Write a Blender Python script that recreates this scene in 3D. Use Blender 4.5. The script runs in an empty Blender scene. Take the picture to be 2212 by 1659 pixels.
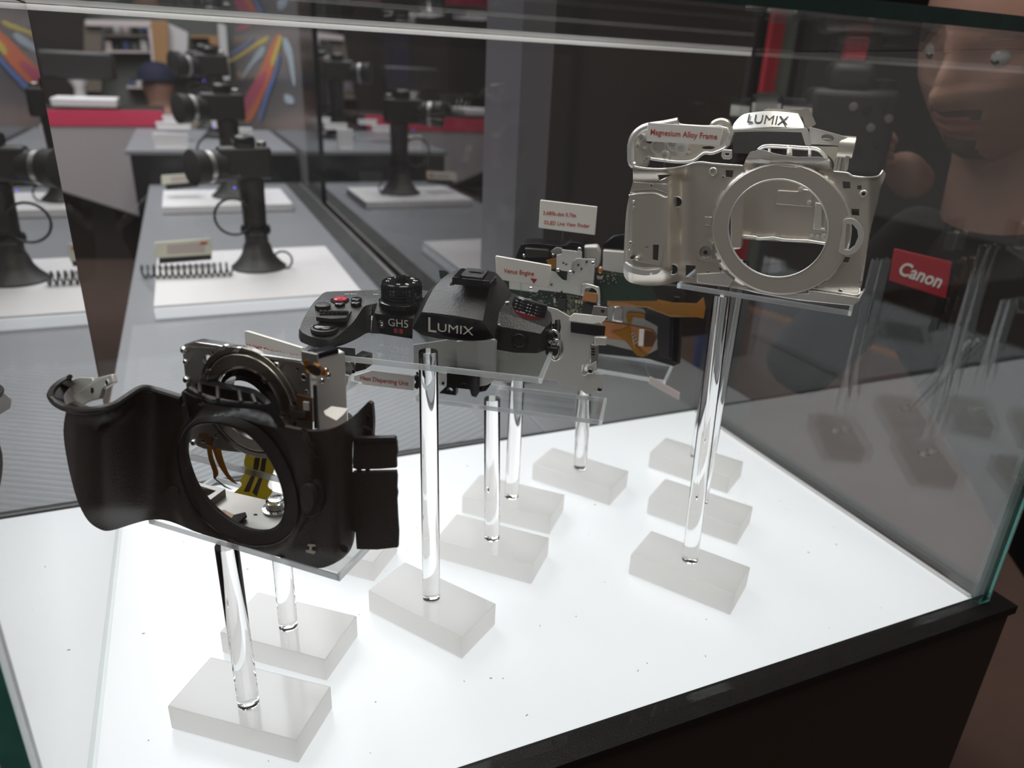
import bpy, bmesh, math, random
from mathutils import Vector, Matrix
from mathutils.geometry import delaunay_2d_cdt
random.seed(4)
SC = bpy.context.scene
COL = SC.collection
PI = math.pi

# ---------------------------------------------------------------- camera
# world: z = 0 is the top of the light panel while building; everything is lifted by LIFT at the end
LIFT = 0.95
F_PX, CX, CY = 1580.0, 1106.0, 829.5
R3 = Matrix(((0.919970, 0.116410, -0.374305), (-0.389648, 0.375781, -0.840811), (0.042778, 0.919368, 0.391066)))   # world = R3 @ cam, from the vanishing points
CAM = Vector((0, 0, 0.33))
cd = bpy.data.cameras.new('camera'); cam = bpy.data.objects.new('camera', cd); COL.objects.link(cam)
cd.sensor_width = 36.0; cd.lens = F_PX/2212*36.0; cd.clip_start = 0.01
cam.matrix_world = Matrix.Translation(CAM + Vector((0, 0, LIFT))) @ R3.to_4x4()
cd.dof.use_dof = True; cd.dof.focus_distance = 0.40; cd.dof.aperture_fstop = 8.0
SC.camera = cam

# ---------------------------------------------------------------- light and exposure
w = bpy.data.worlds.new('hall'); SC.world = w; w.use_nodes = True
w.node_tree.nodes['Background'].inputs[0].default_value = (0.66, 0.60, 0.58, 1)
w.node_tree.nodes['Background'].inputs[1].default_value = 0.22
SC.view_settings.view_transform = 'Standard'; SC.view_settings.look = 'None'
SC.view_settings.exposure = 0.0; SC.view_settings.gamma = 1.0
SC.view_settings.use_curve_mapping = False
cy = SC.cycles
cy.max_bounces = 40; cy.transmission_bounces = 40; cy.transparent_max_bounces = 32
cy.glossy_bounces = 36; cy.diffuse_bounces = 4
cy.caustics_reflective = False; cy.caustics_refractive = True
cy.sample_clamp_indirect = 4.0; cy.blur_glossy = 0.5
cy.use_denoising = True
def area(name, loc, size, power, col, target=None, sy=None):
    l = bpy.data.lights.new(name, 'AREA'); l.energy = power; l.color = col
    l.shape = 'RECTANGLE'; l.size = size; l.size_y = sy or size
    o = bpy.data.objects.new(name, l); COL.objects.link(o); o.location = loc
    if target:
        o.rotation_euler = (Vector(target)-Vector(loc)).to_track_quat('-Z', 'Y').to_euler()
    return o
area('ceiling_light_near', (0.3, 0.2, 2.3), 1.0, 48, (1, .94, .86), sy=2.4)
area('ceiling_light_far', (-0.4, 3.0, 2.4), 1.6, 95, (.96, .95, 1), sy=2.6)
area('ceiling_light_side', (-1.6, 1.0, 2.2), 1.2, 30, (.95, .95, 1), sy=1.6, target=(0, .6, 0))

# ---------------------------------------------------------------- materials
def mat(name, col, rough=.5, metal=0, spec=.5, bump=0, bscale=300, var=0, vscale=40, emit=None, es=1, trans=0, ior=1.45, coat=0, aniso=0):
    m = bpy.data.materials.new(name); m.use_nodes = True; nt = m.node_tree
    b = nt.nodes['Principled BSDF']
    b.inputs['Base Color'].default_value = (*col, 1); b.inputs['Roughness'].default_value = rough
    b.inputs['Metallic'].default_value = metal; b.inputs['Specular IOR Level'].default_value = spec
    b.inputs['IOR'].default_value = ior; b.inputs['Transmission Weight'].default_value = trans
    b.inputs['Coat Weight'].default_value = coat
    tc = nt.nodes.new('ShaderNodeTexCoord')
    if emit: b.inputs['Emission Color'].default_value = (*emit, 1); b.inputs['Emission Strength'].default_value = es
    if bump:
        n = nt.nodes.new('ShaderNodeTexNoise'); n.inputs['Scale'].default_value = bscale; n.inputs['Detail'].default_value = 4
        nt.links.new(tc.outputs['Object'], n.inputs['Vector'])
        bp = nt.nodes.new('ShaderNodeBump'); bp.inputs['Strength'].default_value = bump; bp.inputs['Distance'].default_value = .0004
        nt.links.new(n.outputs['Fac'], bp.inputs['Height']); nt.links.new(bp.outputs['Normal'], b.inputs['Normal'])
    if var:
        n = nt.nodes.new('ShaderNodeTexNoise'); n.inputs['Scale'].default_value = vscale; n.inputs['Detail'].default_value = 5
        nt.links.new(tc.outputs['Object'], n.inputs['Vector'])
        r = nt.nodes.new('ShaderNodeMix'); r.data_type = 'RGBA'
        r.inputs['A'].default_value = (*[c*(1-var) for c in col], 1); r.inputs['B'].default_value = (*[min(1, c*(1+var)) for c in col], 1)
        nt.links.new(n.outputs['Fac'], r.inputs['Factor']); nt.links.new(r.outputs['Result'], b.inputs['Base Color'])
    return m
def pane_mat(name, tint, k=1.0, ior_r0=.04):
    """thin flat glass: straight-through transmission plus a mirror share that grows at grazing angles (Schlick)"""
    m = bpy.data.materials.new(name); m.use_nodes = True; nt = m.node_tree; nt.nodes.clear()
    N = nt.nodes.new; L = nt.links.new
    out = N('ShaderNodeOutputMaterial'); mix = N('ShaderNodeMixShader'); tr = N('ShaderNodeBsdfTransparent'); gl = N('ShaderNodeBsdfGlossy')
    gl.inputs['Roughness'].default_value = 0.0; tr.inputs['Color'].default_value = (*tint, 1)
    g = N('ShaderNodeNewGeometry'); d = N('ShaderNodeVectorMath'); d.operation = 'DOT_PRODUCT'
    L(g.outputs['Incoming'], d.inputs[0]); L(g.outputs['Normal'], d.inputs[1])
    def mth(op, a, b=None):
        n = N('ShaderNodeMath'); n.operation = op
        for i, v in enumerate((a, b)):
            if v is None: continue
            if isinstance(v, (int, float)): n.inputs[i].default_value = v
            else: L(v, n.inputs[i])
        return n.outputs[0]
    c = mth('ABSOLUTE', d.outputs['Value'])
    p = mth('POWER', mth('SUBTRACT', 1.0, c), 5.0)
    f = mth('MULTIPLY', mth('ADD', mth('MULTIPLY', p, 1-ior_r0), ior_r0), k)
    L(f, mix.inputs[0]); L(tr.outputs[0], mix.inputs[1]); L(gl.outputs[0], mix.inputs[2]); L(mix.outputs[0], out.inputs[0])
    return m
def glass_mat(name, col=(1, 1, 1), ior=1.49, rough=0.0):
    m = bpy.data.materials.new(name); m.use_nodes = True; nt = m.node_tree; nt.nodes.clear()
    out = nt.nodes.new('ShaderNodeOutputMaterial'); g = nt.nodes.new('ShaderNodeBsdfGlass')
    g.inputs['Color'].default_value = (*col, 1); g.inputs['IOR'].default_value = ior; g.inputs['Roughness'].default_value = rough
    nt.links.new(g.outputs[0], out.inputs[0]); return m
def milk_mat(name, col=(.9, .9, .9), t=.5):
    m = bpy.data.materials.new(name); m.use_nodes = True; nt = m.node_tree; nt.nodes.clear()
    N = nt.nodes.new; L = nt.links.new
    out = N('ShaderNodeOutputMaterial'); mix = N('ShaderNodeMixShader'); a = N('ShaderNodeBsdfDiffuse'); b = N('ShaderNodeBsdfTranslucent')
    g = N('ShaderNodeBsdfGlossy'); g.inputs['Roughness'].default_value = .12; m2 = N('ShaderNodeMixShader'); m2.inputs[0].default_value = .04
    a.inputs[0].default_value = (*col, 1); b.inputs[0].default_value = (*col, 1); mix.inputs[0].default_value = t
    L(a.outputs[0], mix.inputs[1]); L(b.outputs[0], mix.inputs[2]); L(mix.outputs[0], m2.inputs[1]); L(g.outputs[0], m2.inputs[2]); L(m2.outputs[0], out.inputs[0])
    return m
def edge_mat(name):
    m = bpy.data.materials.new(name); m.use_nodes = True; nt = m.node_tree; nt.nodes.clear(); N = nt.nodes.new; L = nt.links.new
    out = N('ShaderNodeOutputMaterial'); a = N('ShaderNodeMixShader'); b = N('ShaderNodeMixShader'); g = N('ShaderNodeBsdfGlass'); g.inputs['IOR'].default_value = 1.2; g.inputs['Roughness'].default_value = .12
    t = N('ShaderNodeBsdfTranslucent'); t.inputs[0].default_value = (.95, .96, .97, 1); gl = N('ShaderNodeBsdfGlossy'); gl.inputs['Roughness'].default_value = .1
    a.inputs[0].default_value = .45; b.inputs[0].default_value = .15
    L(g.outputs[0], a.inputs[1]); L(t.outputs[0], a.inputs[2]); L(a.outputs[0], b.inputs[1]); L(gl.outputs[0], b.inputs[2]); L(b.outputs[0], out.inputs[0]); return m
M = dict(
    pane=pane_mat('clear_glass', (.985, .995, .99), .8), sidepane=pane_mat('side_glass', (.975, .985, .98), 2.6),
    wallglass=mat('dark_glass', (.012, .011, .012), .03, spec=.6),
    teal=glass_mat('teal_glass_edge', (.50, .70, .67), 1.5, .08),
    greenedge=mat('green_glass_edge', (.03, .15, .13), .12, spec=.6, var=.9, vscale=45),
    topedge=mat('dark_green_glass_edge', (.006, .028, .025), .12, spec=.5, var=.8, vscale=45),
    acrylic=glass_mat('clear_acrylic'),
    acrylicp=pane_mat('acrylic_sheet', (.95, .965, .965), 1.5),
    rodglass=glass_mat('clear_rod', (1, 1, 1), 1.28), pedge=edge_mat('polished_acrylic_edge'), dgrey=mat('dark_grey_inside', (.10, .10, .10), .4, metal=.3),
    milk=milk_mat('milky_acrylic', (.95, .94, .93), .80),
    ledge=mat('black_laminate', (.006, .005, .005), .45, spec=.25, bump=.5, bscale=900),
    cab=mat('brown_black_laminate', (.016, .011, .007), .55, bump=.2, bscale=600),
    carpet=mat('brown_carpet', (.085, .050, .038), .95, var=.25, vscale=6, bump=.6, bscale=90),
    black=mat('black_plastic', (.018, .017, .017), .42, bump=.35, bscale=2500),
    deck=mat('black_textured_alloy', (.022, .022, .023), .40, bump=1.0, bscale=900),
    gloss=mat('glossy_black_plastic', (.008, .008, .010), .15),
    leather=mat('black_leatherette', (.031, .024, .022), .52, bump=1.0, bscale=1200),
    silver=mat('magnesium_alloy', (.76, .71, .64), .33, metal=.85, bump=.15, bscale=3000),
    silver2=mat('light_magnesium_alloy', (.86, .85, .82), .34, metal=.75, bump=.15, bscale=3000),
    steel=mat('steel_sheet', (.42, .41, .39), .34, metal=.9, bump=.2, bscale=1500, var=.08),
    steel2=mat('grey_steel_sheet', (.62, .61, .58), .45, metal=.35, bump=.3, bscale=2500, var=.05),
    ring=mat('mount_steel', (.30, .28, .25), .24, metal=1, var=.1, vscale=200),
    chrome=mat('chrome', (.8, .8, .78), .10, metal=1),
    screw=mat('screw_steel', (.75, .74, .72), .2, metal=1),
    dark=mat('dark_recess', (.01, .01, .01), .7),
    tag=mat('cream_label_plastic', (.80, .77, .73), .45),
    tagb=mat('pinkish_label_back', (.66, .58, .57), .5),
    redink=mat('red_ink', (.55, .07, .05), .6),
    dred=mat('dark_red_print', (.42, .02, .03), .5),
    white=mat('white_print', (.80, .79, .76), .5),
    lettering=mat('silver_lettering', (.78, .74, .68), .35, metal=.3),
    red=mat('red_button', (.50, .03, .05), .35),
    redring=mat('red_ring', (.16, .01, .02), .3),
    flex=milk_mat('orange_flex_cable', (.52, .25, .05), .45),
    flexd=mat('brown_flex_cable', (.10, .045, .02), .35),
    yellow=milk_mat('yellow_flex_cable', (.86, .74, .10), .5),
    ydark=mat('dark_track', (.03, .02, .015), .4),
    csteel=mat('dark_steel_sheet', (.30, .285, .265), .42, metal=.8, var=.15, vscale=25),
    pcb=mat('green_circuit_board', (.018, .040, .026), .4, var=.5, vscale=260),
    chip=mat('black_chip', (.025, .025, .027), .4),
    tin=mat('tin_pads', (.60, .57, .45), .3, metal=.6),
    copper=mat('copper_sheet', (.55, .24, .10), .32, metal=.6, var=.15, vscale=120),
    counter=mat('grey_counter_top', (.20, .205, .22), .4, bump=.3, bscale=400),
    rib=mat('ribbed_grey_mat', (.23, .24, .26), .45),
    plat=mat('white_platform', (.70, .68, .69), .4),
    wallgrey=mat('grey_glossy_panel', (.16, .155, .165), .18, spec=.6),
    pole=mat('grey_post', (.10, .095, .105), .4),
    dwall=mat('dark_brown_wall', (.022, .017, .015), .35),
    lav=mat('lavender_grey_panel', (.40, .36, .38), .6),
    crimson=mat('crimson_band', (.62, .045, .11), .5),
    wood=mat('light_wood', (.42, .23, .10), .55, var=.15, vscale=8),
    khaki=mat('khaki_board', (.17, .14, .11), .7),
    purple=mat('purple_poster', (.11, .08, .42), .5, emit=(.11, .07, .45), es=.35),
    skin=mat('skin', (.34, .19, .14), .55, var=.12, vscale=30, bump=.3, bscale=200),
    hair=mat('dark_hair', (.03, .02, .015), .7),
    cloth=mat('black_cloth', (.012, .012, .014), .9, bump=.6, bscale=300),
    shirt=mat('lilac_grey_shirt', (.22, .19, .21), .8),
    navy=mat('navy_cloth', (.01, .014, .04), .8),
    blueglow=mat('blue_lamp', (.02, .02, .3), .4, emit=(.12, .12, 1), es=2.0),
    glowslab=mat('white_slab_added_glow', (.75, .75, .78), .4, emit=(.9, .93, 1), es=.45),  # nearest platform's slab: emission added so its front edge reads bright white
    ptag=mat('cream_price_card', (.72, .72, .60), .5),
    pink=mat('pale_pink_print', (.55, .47, .45), .6),
    m_or=mat('orange_streak', (.75, .20, .10), .3), m_ye=mat('yellow_streak', (.70, .55, .12), .3),
    m_bl=mat('blue_streak', (.14, .22, .48), .3), m_pi=mat('pink_streak', (.60, .12, .20), .3), m_ic=mat('pale_blue_streak', (.45, .55, .62), .3),
    blue=mat('blue_box', (.05, .08, .2), .5), grn=mat('grey_green', (.12, .13, .12), .6),
    canonred=mat('red_badge', (.40, .02, .035), .5),
)
# the lit panel: the light source of the case
lp = bpy.data.materials.new('light_panel'); lp.use_nodes = True
b = lp.node_tree.nodes['Principled BSDF']
b.inputs['Base Color'].default_value = (.35, .35, .36, 1); b.inputs['Roughness'].default_value = .32
b.inputs['Emission Color'].default_value = (.93, .965, 1, 1); b.inputs['Emission Strength'].default_value = .66
M['panel'] = lp

# ---------------------------------------------------------------- helpers
def ray(px, py): return R3 @ Vector((px-CX, -(py-CY), -F_PX))
def at_z(px, py, z):
    d = ray(px, py); return CAM + d*((z-CAM.z)/d.z)
def at_y(px, py, y):
    d = ray(px, py); return CAM + d*((y-CAM.y)/d.y)
def at_x(px, py, x):
    d = ray(px, py); return CAM + d*((x-CAM.x)/d.x)
def dist(px, py, t):
    """point at camera depth t (metres)"""
    return CAM + ray(px, py)*(t/F_PX)
class Fr:
    """upright local frame: U right along the face, V up, N towards the viewer; u, v, d in mm"""
    def __init__(s, o, yaw, tilt=0):
        a = math.radians(yaw); s.o = Vector(o)
        s.U = Vector((math.cos(a), math.sin(a), 0)); n = Vector((math.sin(a), -math.cos(a), 0)); v = Vector((0, 0, 1))
        t = math.radians(tilt); s.N = n*math.cos(t)+v*math.sin(t); s.V = s.N.cross(s.U)*1.0
        if s.V.z < 0: s.V = -s.V
    def W(s, u, v, d=0): return s.o + s.U*(u/1000) + s.V*(v/1000) + s.N*(d/1000)
    def P(s, px, py, d=0):
        r = ray(px, py); t = ((s.o + s.N*(d/1000) - CAM).dot(s.N))/r.dot(s.N); return CAM + r*t
    def uv(s, px, py, d=0):
        q = s.P(px, py, d) - s.o; return q.dot(s.U)*1000, q.dot(s.V)*1000
    def mat(s, u=0, v=0, d=0, rot=0):
        m = Matrix((s.U, s.V, s.N)).transposed().to_4x4(); m.translation = s.W(u, v, d)
        return m @ Matrix.Rotation(math.radians(rot), 4, 'Z')
def mk(name, verts, faces, m, parent=None, smooth=None, bevel=0, seg=2, bang=35):
    me = bpy.data.meshes.new(name); me.from_pydata([tuple(v) for v in verts], [], faces); me.update()
    bm = bmesh.new(); bm.from_mesh(me); bmesh.ops.remove_doubles(bm, verts=bm.verts, dist=1e-6)
    bmesh.ops.recalc_face_normals(bm, faces=bm.faces); bm.to_mesh(me); bm.free()
    if isinstance(m, str): m = M[m]
    me.materials.append(m)
    if smooth: me.shade_smooth(); me.set_sharp_from_angle(angle=math.radians(smooth))
    o = bpy.data.objects.new(name, me); COL.objects.link(o)
    if parent: o.parent = parent
    if bevel:
        md = o.modifiers.new('b', 'BEVEL'); md.width = bevel/1000; md.segments = seg; md.limit_method = 'ANGLE'; md.angle_limit = math.radians(bang)
        if not smooth: me.shade_smooth(); me.set_sharp_from_angle(angle=math.radians(50))
    return o
def thing(name, label, cat, group=None):
    o = bpy.data.objects.new(name, None); COL.objects.link(o); o['label'] = label; o['category'] = cat
    if group: o['group'] = group
    return o
def tag(o, label, cat, group=None, kind=None):
    o['label'] = label; o['category'] = cat
    if group: o['group'] = group
    if kind: o['kind'] = kind
    return o
def inside(p, poly):
    x, y = p; r = False; n = len(poly)
    for i in range(n):
        x1, y1 = poly[i]; x2, y2 = poly[(i+1) % n]
        if (y1 > y) != (y2 > y) and x < (x2-x1)*(y-y1)/(y2-y1)+x1: r = not r
    return r
def sm(pts, n=5, closed=True):
    """Catmull-Rom smoothing; a point given as (x, y, 1) stays a corner"""
    out = []; N = len(pts)
    for i in range(N if closed else N-1):
        def g(k): return pts[k % N] if closed else pts[max(0, min(N-1, k))]
        p0, p1, p2, p3 = g(i-1), g(i), g(i+1), g(i+2)
        if len(p1) > 2: p0 = p1
        if len(p2) > 2: p3 = p2
        for k in range(n):
            t = k/n; q = []
            for c in (0, 1):
                q.append(.5*((2*p1[c])+(-p0[c]+p2[c])*t+(2*p0[c]-5*p1[c]+4*p2[c]-p3[c])*t*t+(-p0[c]+3*p1[c]-3*p2[c]+p3[c])*t**3))
            out.append(tuple(q))
    if not closed: out.append(tuple(pts[-1][:2]))
    return out
def ell(cx, cy, rx, ry, n=40, rot=0):
    c, s = math.cos(math.radians(rot)), math.sin(math.radians(rot)); out = []
    for i in range(n):
        a = 2*PI*i/n; x, y = rx*math.cos(a), ry*math.sin(a); out.append((cx+x*c-y*s, cy+x*s+y*c))
    return out
def region(loops, step=None):
    loops = [[tuple(p[:2]) for p in lo] for lo in loops]; pts, edges = [], []
    for lo in loops:
        k = len(pts); pts += [Vector(p[:2]) for p in lo]; edges += [(k+i, k+(i+1) % len(lo)) for i in range(len(lo))]
    if step:
        xs = [p[0] for p in loops[0]]; ys = [p[1] for p in loops[0]]
        y = min(ys)+step*.5; r = 0
        while y < max(ys):
            x = min(xs)+step*(.5 if r % 2 else 1)
            while x < max(xs):
                if sum(inside((x, y), lo) for lo in loops) % 2 == 1 and all(min((p[0]-x)**2+(p[1]-y)**2 for p in lo) > (step*.35)**2 for lo in loops):
                    pts.append(Vector((x, y)))
                x += step
            y += step*.87; r += 1
    v, e, f, *_ = delaunay_2d_cdt(pts, edges, [], 0, 1e-5)
    v = [tuple(p) for p in v]
    f = [t for t in f if sum(inside(((v[t[0]][0]+v[t[1]][0]+v[t[2]][0])/3, (v[t[0]][1]+v[t[1]][1]+v[t[2]][1])/3), lo) for lo in loops) % 2 == 1]
    return v, f
def slab_vf(loops, mp, back, step=None):
    """solid sheet: loops in 2-D, mp maps a 2-D point to the world, back = offset vector of the rear face"""
    v, f = region(loops, step)
    top = [mp(*p) for p in v]; n = len(v); bot = [p+back for p in top]
    faces = [tuple(t) for t in f] + [tuple(n+i for i in reversed(t)) for t in f]
    cnt = {}
    for t in f:
        for i in range(3):
            a, b = t[i], t[(i+1) % 3]; cnt[(min(a, b), max(a, b))] = cnt.get((min(a, b), max(a, b)), 0)+1
    for (a, b), c in cnt.items():
        if c == 1: faces.append((a, b, n+b, n+a))
    return top+bot, faces
def slab(name, fr, loops, m, parent=None, d=0, th=1.0, px=True, step=None, dfun=None, bevel=0, smooth=None, **k):
    """sheet of thickness th mm whose front lies d mm in front of the frame plane; loops in photo pixels or in mm"""
    if px: mp = (lambda x, y: fr.P(x, y, d+(dfun(x, y) if dfun else 0)))
    else: mp = (lambda x, y: fr.W(x, y, d+(dfun(x, y) if dfun else 0)))
    V, Fc = slab_vf(loops, mp, fr.N*(-th/1000), step)
    return mk(name, V, Fc, m, parent, smooth=smooth, bevel=bevel, **k)
def boxm(name, fr, u0, u1, v0, v1, d0, d1, m, parent=None, bevel=0, **k):
    V = [fr.W(u, v, d) for d in (d0, d1) for u, v in ((u0, v0), (u1, v0), (u1, v1), (u0, v1))]
    return mk(name, V, [(0, 1, 2, 3), (4, 5, 6, 7), (0, 1, 5, 4), (1, 2, 6, 5), (2, 3, 7, 6), (3, 0, 4, 7)], m, parent, bevel=bevel, **k)
def wbox(name, x0, x1, y0, y1, z0, z1, m, parent=None, bevel=0, **k):
    V = [(x, y, z) for z in (z0, z1) for x, y in ((x0, y0), (x1, y0), (x1, y1), (x0, y1))]
    return mk(name, V, [(0, 1, 2, 3), (4, 5, 6, 7), (0, 1, 5, 4), (1, 2, 6, 5), (2, 3, 7, 6), (3, 0, 4, 7)], m, parent, bevel=bevel, **k)
def lathe(name, p, axis, prof, m, parent=None, n=32, smooth=40, wob=None):
    """prof: list of (distance along axis mm, radius mm)"""
    axis = Vector(axis).normalized(); a = axis.orthogonal().normalized(); b = axis.cross(a); V, Fc = [], []
    for h, r in prof:
        for i in range(n):
            t = 2*PI*i/n; rr = r*(wob(i, h) if wob else 1); V.append(Vector(p)+axis*(h/1000)+(a*math.cos(t)+b*math.sin(t))*(rr/1000))
    k = len(prof)
    for j in range(k-1):
        for i in range(n): Fc.append((j*n+i, j*n+(i+1) % n, (j+1)*n+(i+1) % n, (j+1)*n+i))
    Fc.append(tuple(range(n))); Fc.append(tuple((k-1)*n+i for i in reversed(range(n))))
    return mk(name, V, Fc, m, parent, smooth=smooth)
def tube(name, pts, r, m, parent=None, n=8, closed=False):
    pts = [Vector(p) for p in pts]; V, Fc = [], []; K = len(pts)
    for i, p in enumerate(pts):
        t = (pts[(i+1) % K if closed else min(K-1, i+1)]-pts[(i-1) % K if closed else max(0, i-1)]).normalized()
        a = t.cross(Vector((.13, .21, .97))).normalized(); b = t.cross(a); rr = r[i] if isinstance(r, (list, tuple)) else r
        for j in range(n):
            q = 2*PI*j/n; V.append(p+(a*math.cos(q)+b*math.sin(q))*(rr/1000))
    for i in range(K if closed else K-1):
        for j in range(n): Fc.append((i*n+j, i*n+(j+1) % n, ((i+1) % K)*n+(j+1) % n, ((i+1) % K)*n+j))
    if not closed: Fc += [tuple(range(n)), tuple((K-1)*n+j for j in reversed(range(n)))]
    return mk(name, V, Fc, m, parent, smooth=60)
def join(name, obs, parent=None):
    """several meshes of one material joined as one part"""
    V, Fc = [], []
    for o in obs:
        k = len(V); V += [v.co.copy() for v in o.data.vertices]; Fc += [tuple(k+i for i in p.vertices) for p in o.data.polygons]
    m = obs[0].data.materials[0]
    for o in obs: bpy.data.objects.remove(o)
    return mk(name, V, Fc, m, parent, smooth=40)
def text(name, s, mtx, width, m, parent=None, th=.15, bold=.0, lh=None, align='CENTER', sx=1.0, shear=0, hscale=None):
    """lettering as a mesh fitted to a width in mm; mtx puts its centre"""
    c = bpy.data.curves.new(name, 'FONT'); c.body = s; c.align_x = align; c.align_y = 'CENTER'; c.size = 1; c.offset = bold; c.shear = shear
    c.resolution_u = 3; c.extrude = .001
    o = bpy.data.objects.new('tmp', c); COL.objects.link(o); bpy.context.view_layer.update()
    me = bpy.data.meshes.new_from_object(o.evaluated_get(bpy.context.evaluated_depsgraph_get()))
    bpy.data.objects.remove(o)
    xs = [v.co.x for v in me.vertices]; ys = [v.co.y for v in me.vertices]; x0, x1, y0, y1 = min(xs), max(xs), min(ys), max(ys)
    k = width/1000/(x1-x0); ky = k*(hscale or 1)
    for v in me.vertices:
        v.co = mtx @ Vector(((v.co.x-(x0+x1)/2)*k, (v.co.y-(y0+y1)/2)*ky, v.co.z/.001*th/2000))
    me.name = name; me.materials.clear(); me.materials.append(M[m])
    o = bpy.data.objects.new(name, me); COL.objects.link(o)
    if parent: o.parent = parent
    return o
def screw(fr, px, py, d, r, parent, name='screw', h=.8, m='screw'):
    p = fr.P(px, py, d); o = lathe(name, p, fr.N, [(-.5, r), (h*.5, r), (h, r*.7)], m, parent, n=16)
    a = fr.U*math.cos(.6)+fr.V*math.sin(.6); b = fr.N.cross(a); q = p+fr.N*(h/1000)
    V = []; Fc = []
    for x, y in ((a, b), (b, a)):
        k = len(V)
        for z in (-.2, .06):
            for s1, s2 in ((1, 1), (1, -1), (-1, -1), (-1, 1)): V.append(q+x*(s1*r*.5/1000)+y*(s2*r*.13/1000)+fr.N*(z/1000))
        Fc += [tuple(k+i for i in f) for f in ((0, 1, 2, 3), (4, 5, 6, 7), (0, 1, 5, 4), (1, 2, 6, 5), (2, 3, 7, 6), (3, 0, 4, 7))]
    mk('slot', V, Fc, 'dark', o)
    return o
def hole(fr, px, py, d, r, parent, name='hole', m='dark', rim=None):
    o = lathe(name, fr.P(px, py, d), fr.N, [(-.6, r), (.06, r)], m, parent, n=20)
    if rim: lathe('rim', fr.P(px, py, d), fr.N, [(-.3, r*1.35), (.04, r*1.35), (.25, r*1.15), (.05, r*1.02)], rim, parent, n=20)
    return o

exec_later = []

# ---------------------------------------------------------------- the place: floor, walls, counters
o = wbox('floor', -6, 6, -3, 9, -LIFT-.05, -LIFT, 'carpet'); o['kind'] = 'structure'
o = wbox('wall_back', -6, 6, 8.6, 8.7, -LIFT, 3.2, 'dwall'); o['kind'] = 'structure'
o = wbox('wall_side', 5.8, 5.9, -3, 8.6, -LIFT, 3.2, 'dwall'); o['kind'] = 'structure'

# the display case ------------------------------------------------------------
X0, X1, Y0, Y1, ZT = -.0788, .4790, .2530, .5820, .356
case = thing('display_case', 'glass display case with teal edges over a glowing white panel in a black cabinet', 'display case')
wbox('cabinet_body', X0-.035, X1+.022, Y0-.015, Y1+.0014, -LIFT+.001, -.0065, 'cab', case, bevel=1)
def ring(name, xo0, xo1, yo0, yo1, xi0, xi1, yi0, yi1, z0, z1, m, par, bevel=0):
    V = []
    for z in (z0, z1):
        V += [(xo0, yo0, z), (xo1, yo0, z), (xo1, yo1, z), (xo0, yo1, z), (xi0, yi0, z), (xi1, yi0, z), (xi1, yi1, z), (xi0, yi1, z)]
    Fc = []
    for i in range(4):
        j = (i+1) % 4
        Fc += [(i, j, 4+j, 4+i), (8+i, 8+j, 12+j, 12+i), (i, j, 8+j, 8+i), (4+i, 4+j, 12+j, 12+i)]
    return mk(name, V, Fc, m, par, bevel=bevel)
ring('rim', X0-.036, X1+.023, Y0-.018, Y1+.0016, X0-.010, X1+.0005, Y0, Y1+.001, -.006, .0005, 'ledge', case, bevel=1.0)
wbox('light_panel', X0-.009, X1, Y0+.0005, Y1+.0005, -.006, 0, 'panel', case)
G = .006
def pane(name, x0, x1, y0, y1, z0, z1, edge=None):
    return wbox(name, x0, x1, y0, y1, z0, z1, edge or 'pane', case)
p_f = pane('front_glass_pane', X0-.0004, X1-.0005, Y0-.008, Y0-.002, .0008, ZT)
p_b = pane('back_glass_pane', X0-.001, X1-.0005, Y1-G+.004, Y1+.004, .0008, ZT)
p_l = pane('side_glass_pane', X0-G, X0, Y0+.001, Y1-G+.003, .0008, ZT, 'sidepane')
p_r = pane('side_glass_pane', X1, X1+G, Y0-.002, Y1+.004, .0008, ZT, 'sidepane')
p_t = pane('top_glass_pane', X0-.010, X1+G, Y0-.008, Y1+.004, ZT+.0005, ZT+.0065)
# the polished glass edges, each a strip of its own glass
wbox('glass_edge', X1-.003, X1+G-.0002, Y0-.0075, Y0-.0022, .001, ZT, 'teal', p_r)
wbox('glass_edge', X1+G, X1+G+.0014, Y0-.0075, Y0-.0022, .001, ZT, 'pedge', p_r)
wbox('glass_edge', X1-.0085, X1-.0032, Y0-.0075, Y0-.0022, .001, ZT, 'acrylicp', p_f)
wbox('glass_edge', X0-.0095, X0-.0006, Y0-.0078, Y0-.0022, .001, ZT, 'greenedge', p_l)
wbox('glass_edge', X0-.010, X1+G, Y0-.010, Y0-.0082, ZT+.0004, ZT+.0065, 'topedge', p_t)
wbox('seam', X0-.010, X1+G, Y0-.0092, Y0-.0082, ZT-.0012, ZT+.0003, 'acrylicp', p_f)
wbox('glass_edge', X0, X1, Y1+.0041, Y1+.0055, ZT-.001, ZT+.0065, 'acrylicp', p_b)
wbox('seam', X0-.0005, X0+.0020, Y0+.001, Y1, .0003, .0022, M['pane'], p_l)
wbox('seam', X1-.0030, X1-.0003, Y0+.001, Y1-.003, .0003, .0022, 'milk', p_r)
wbox('seam', X0, X1-.003, Y1-.0050, Y1-.0022, ZT-.0030, ZT+.0002, 'milk', p_b)

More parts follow.
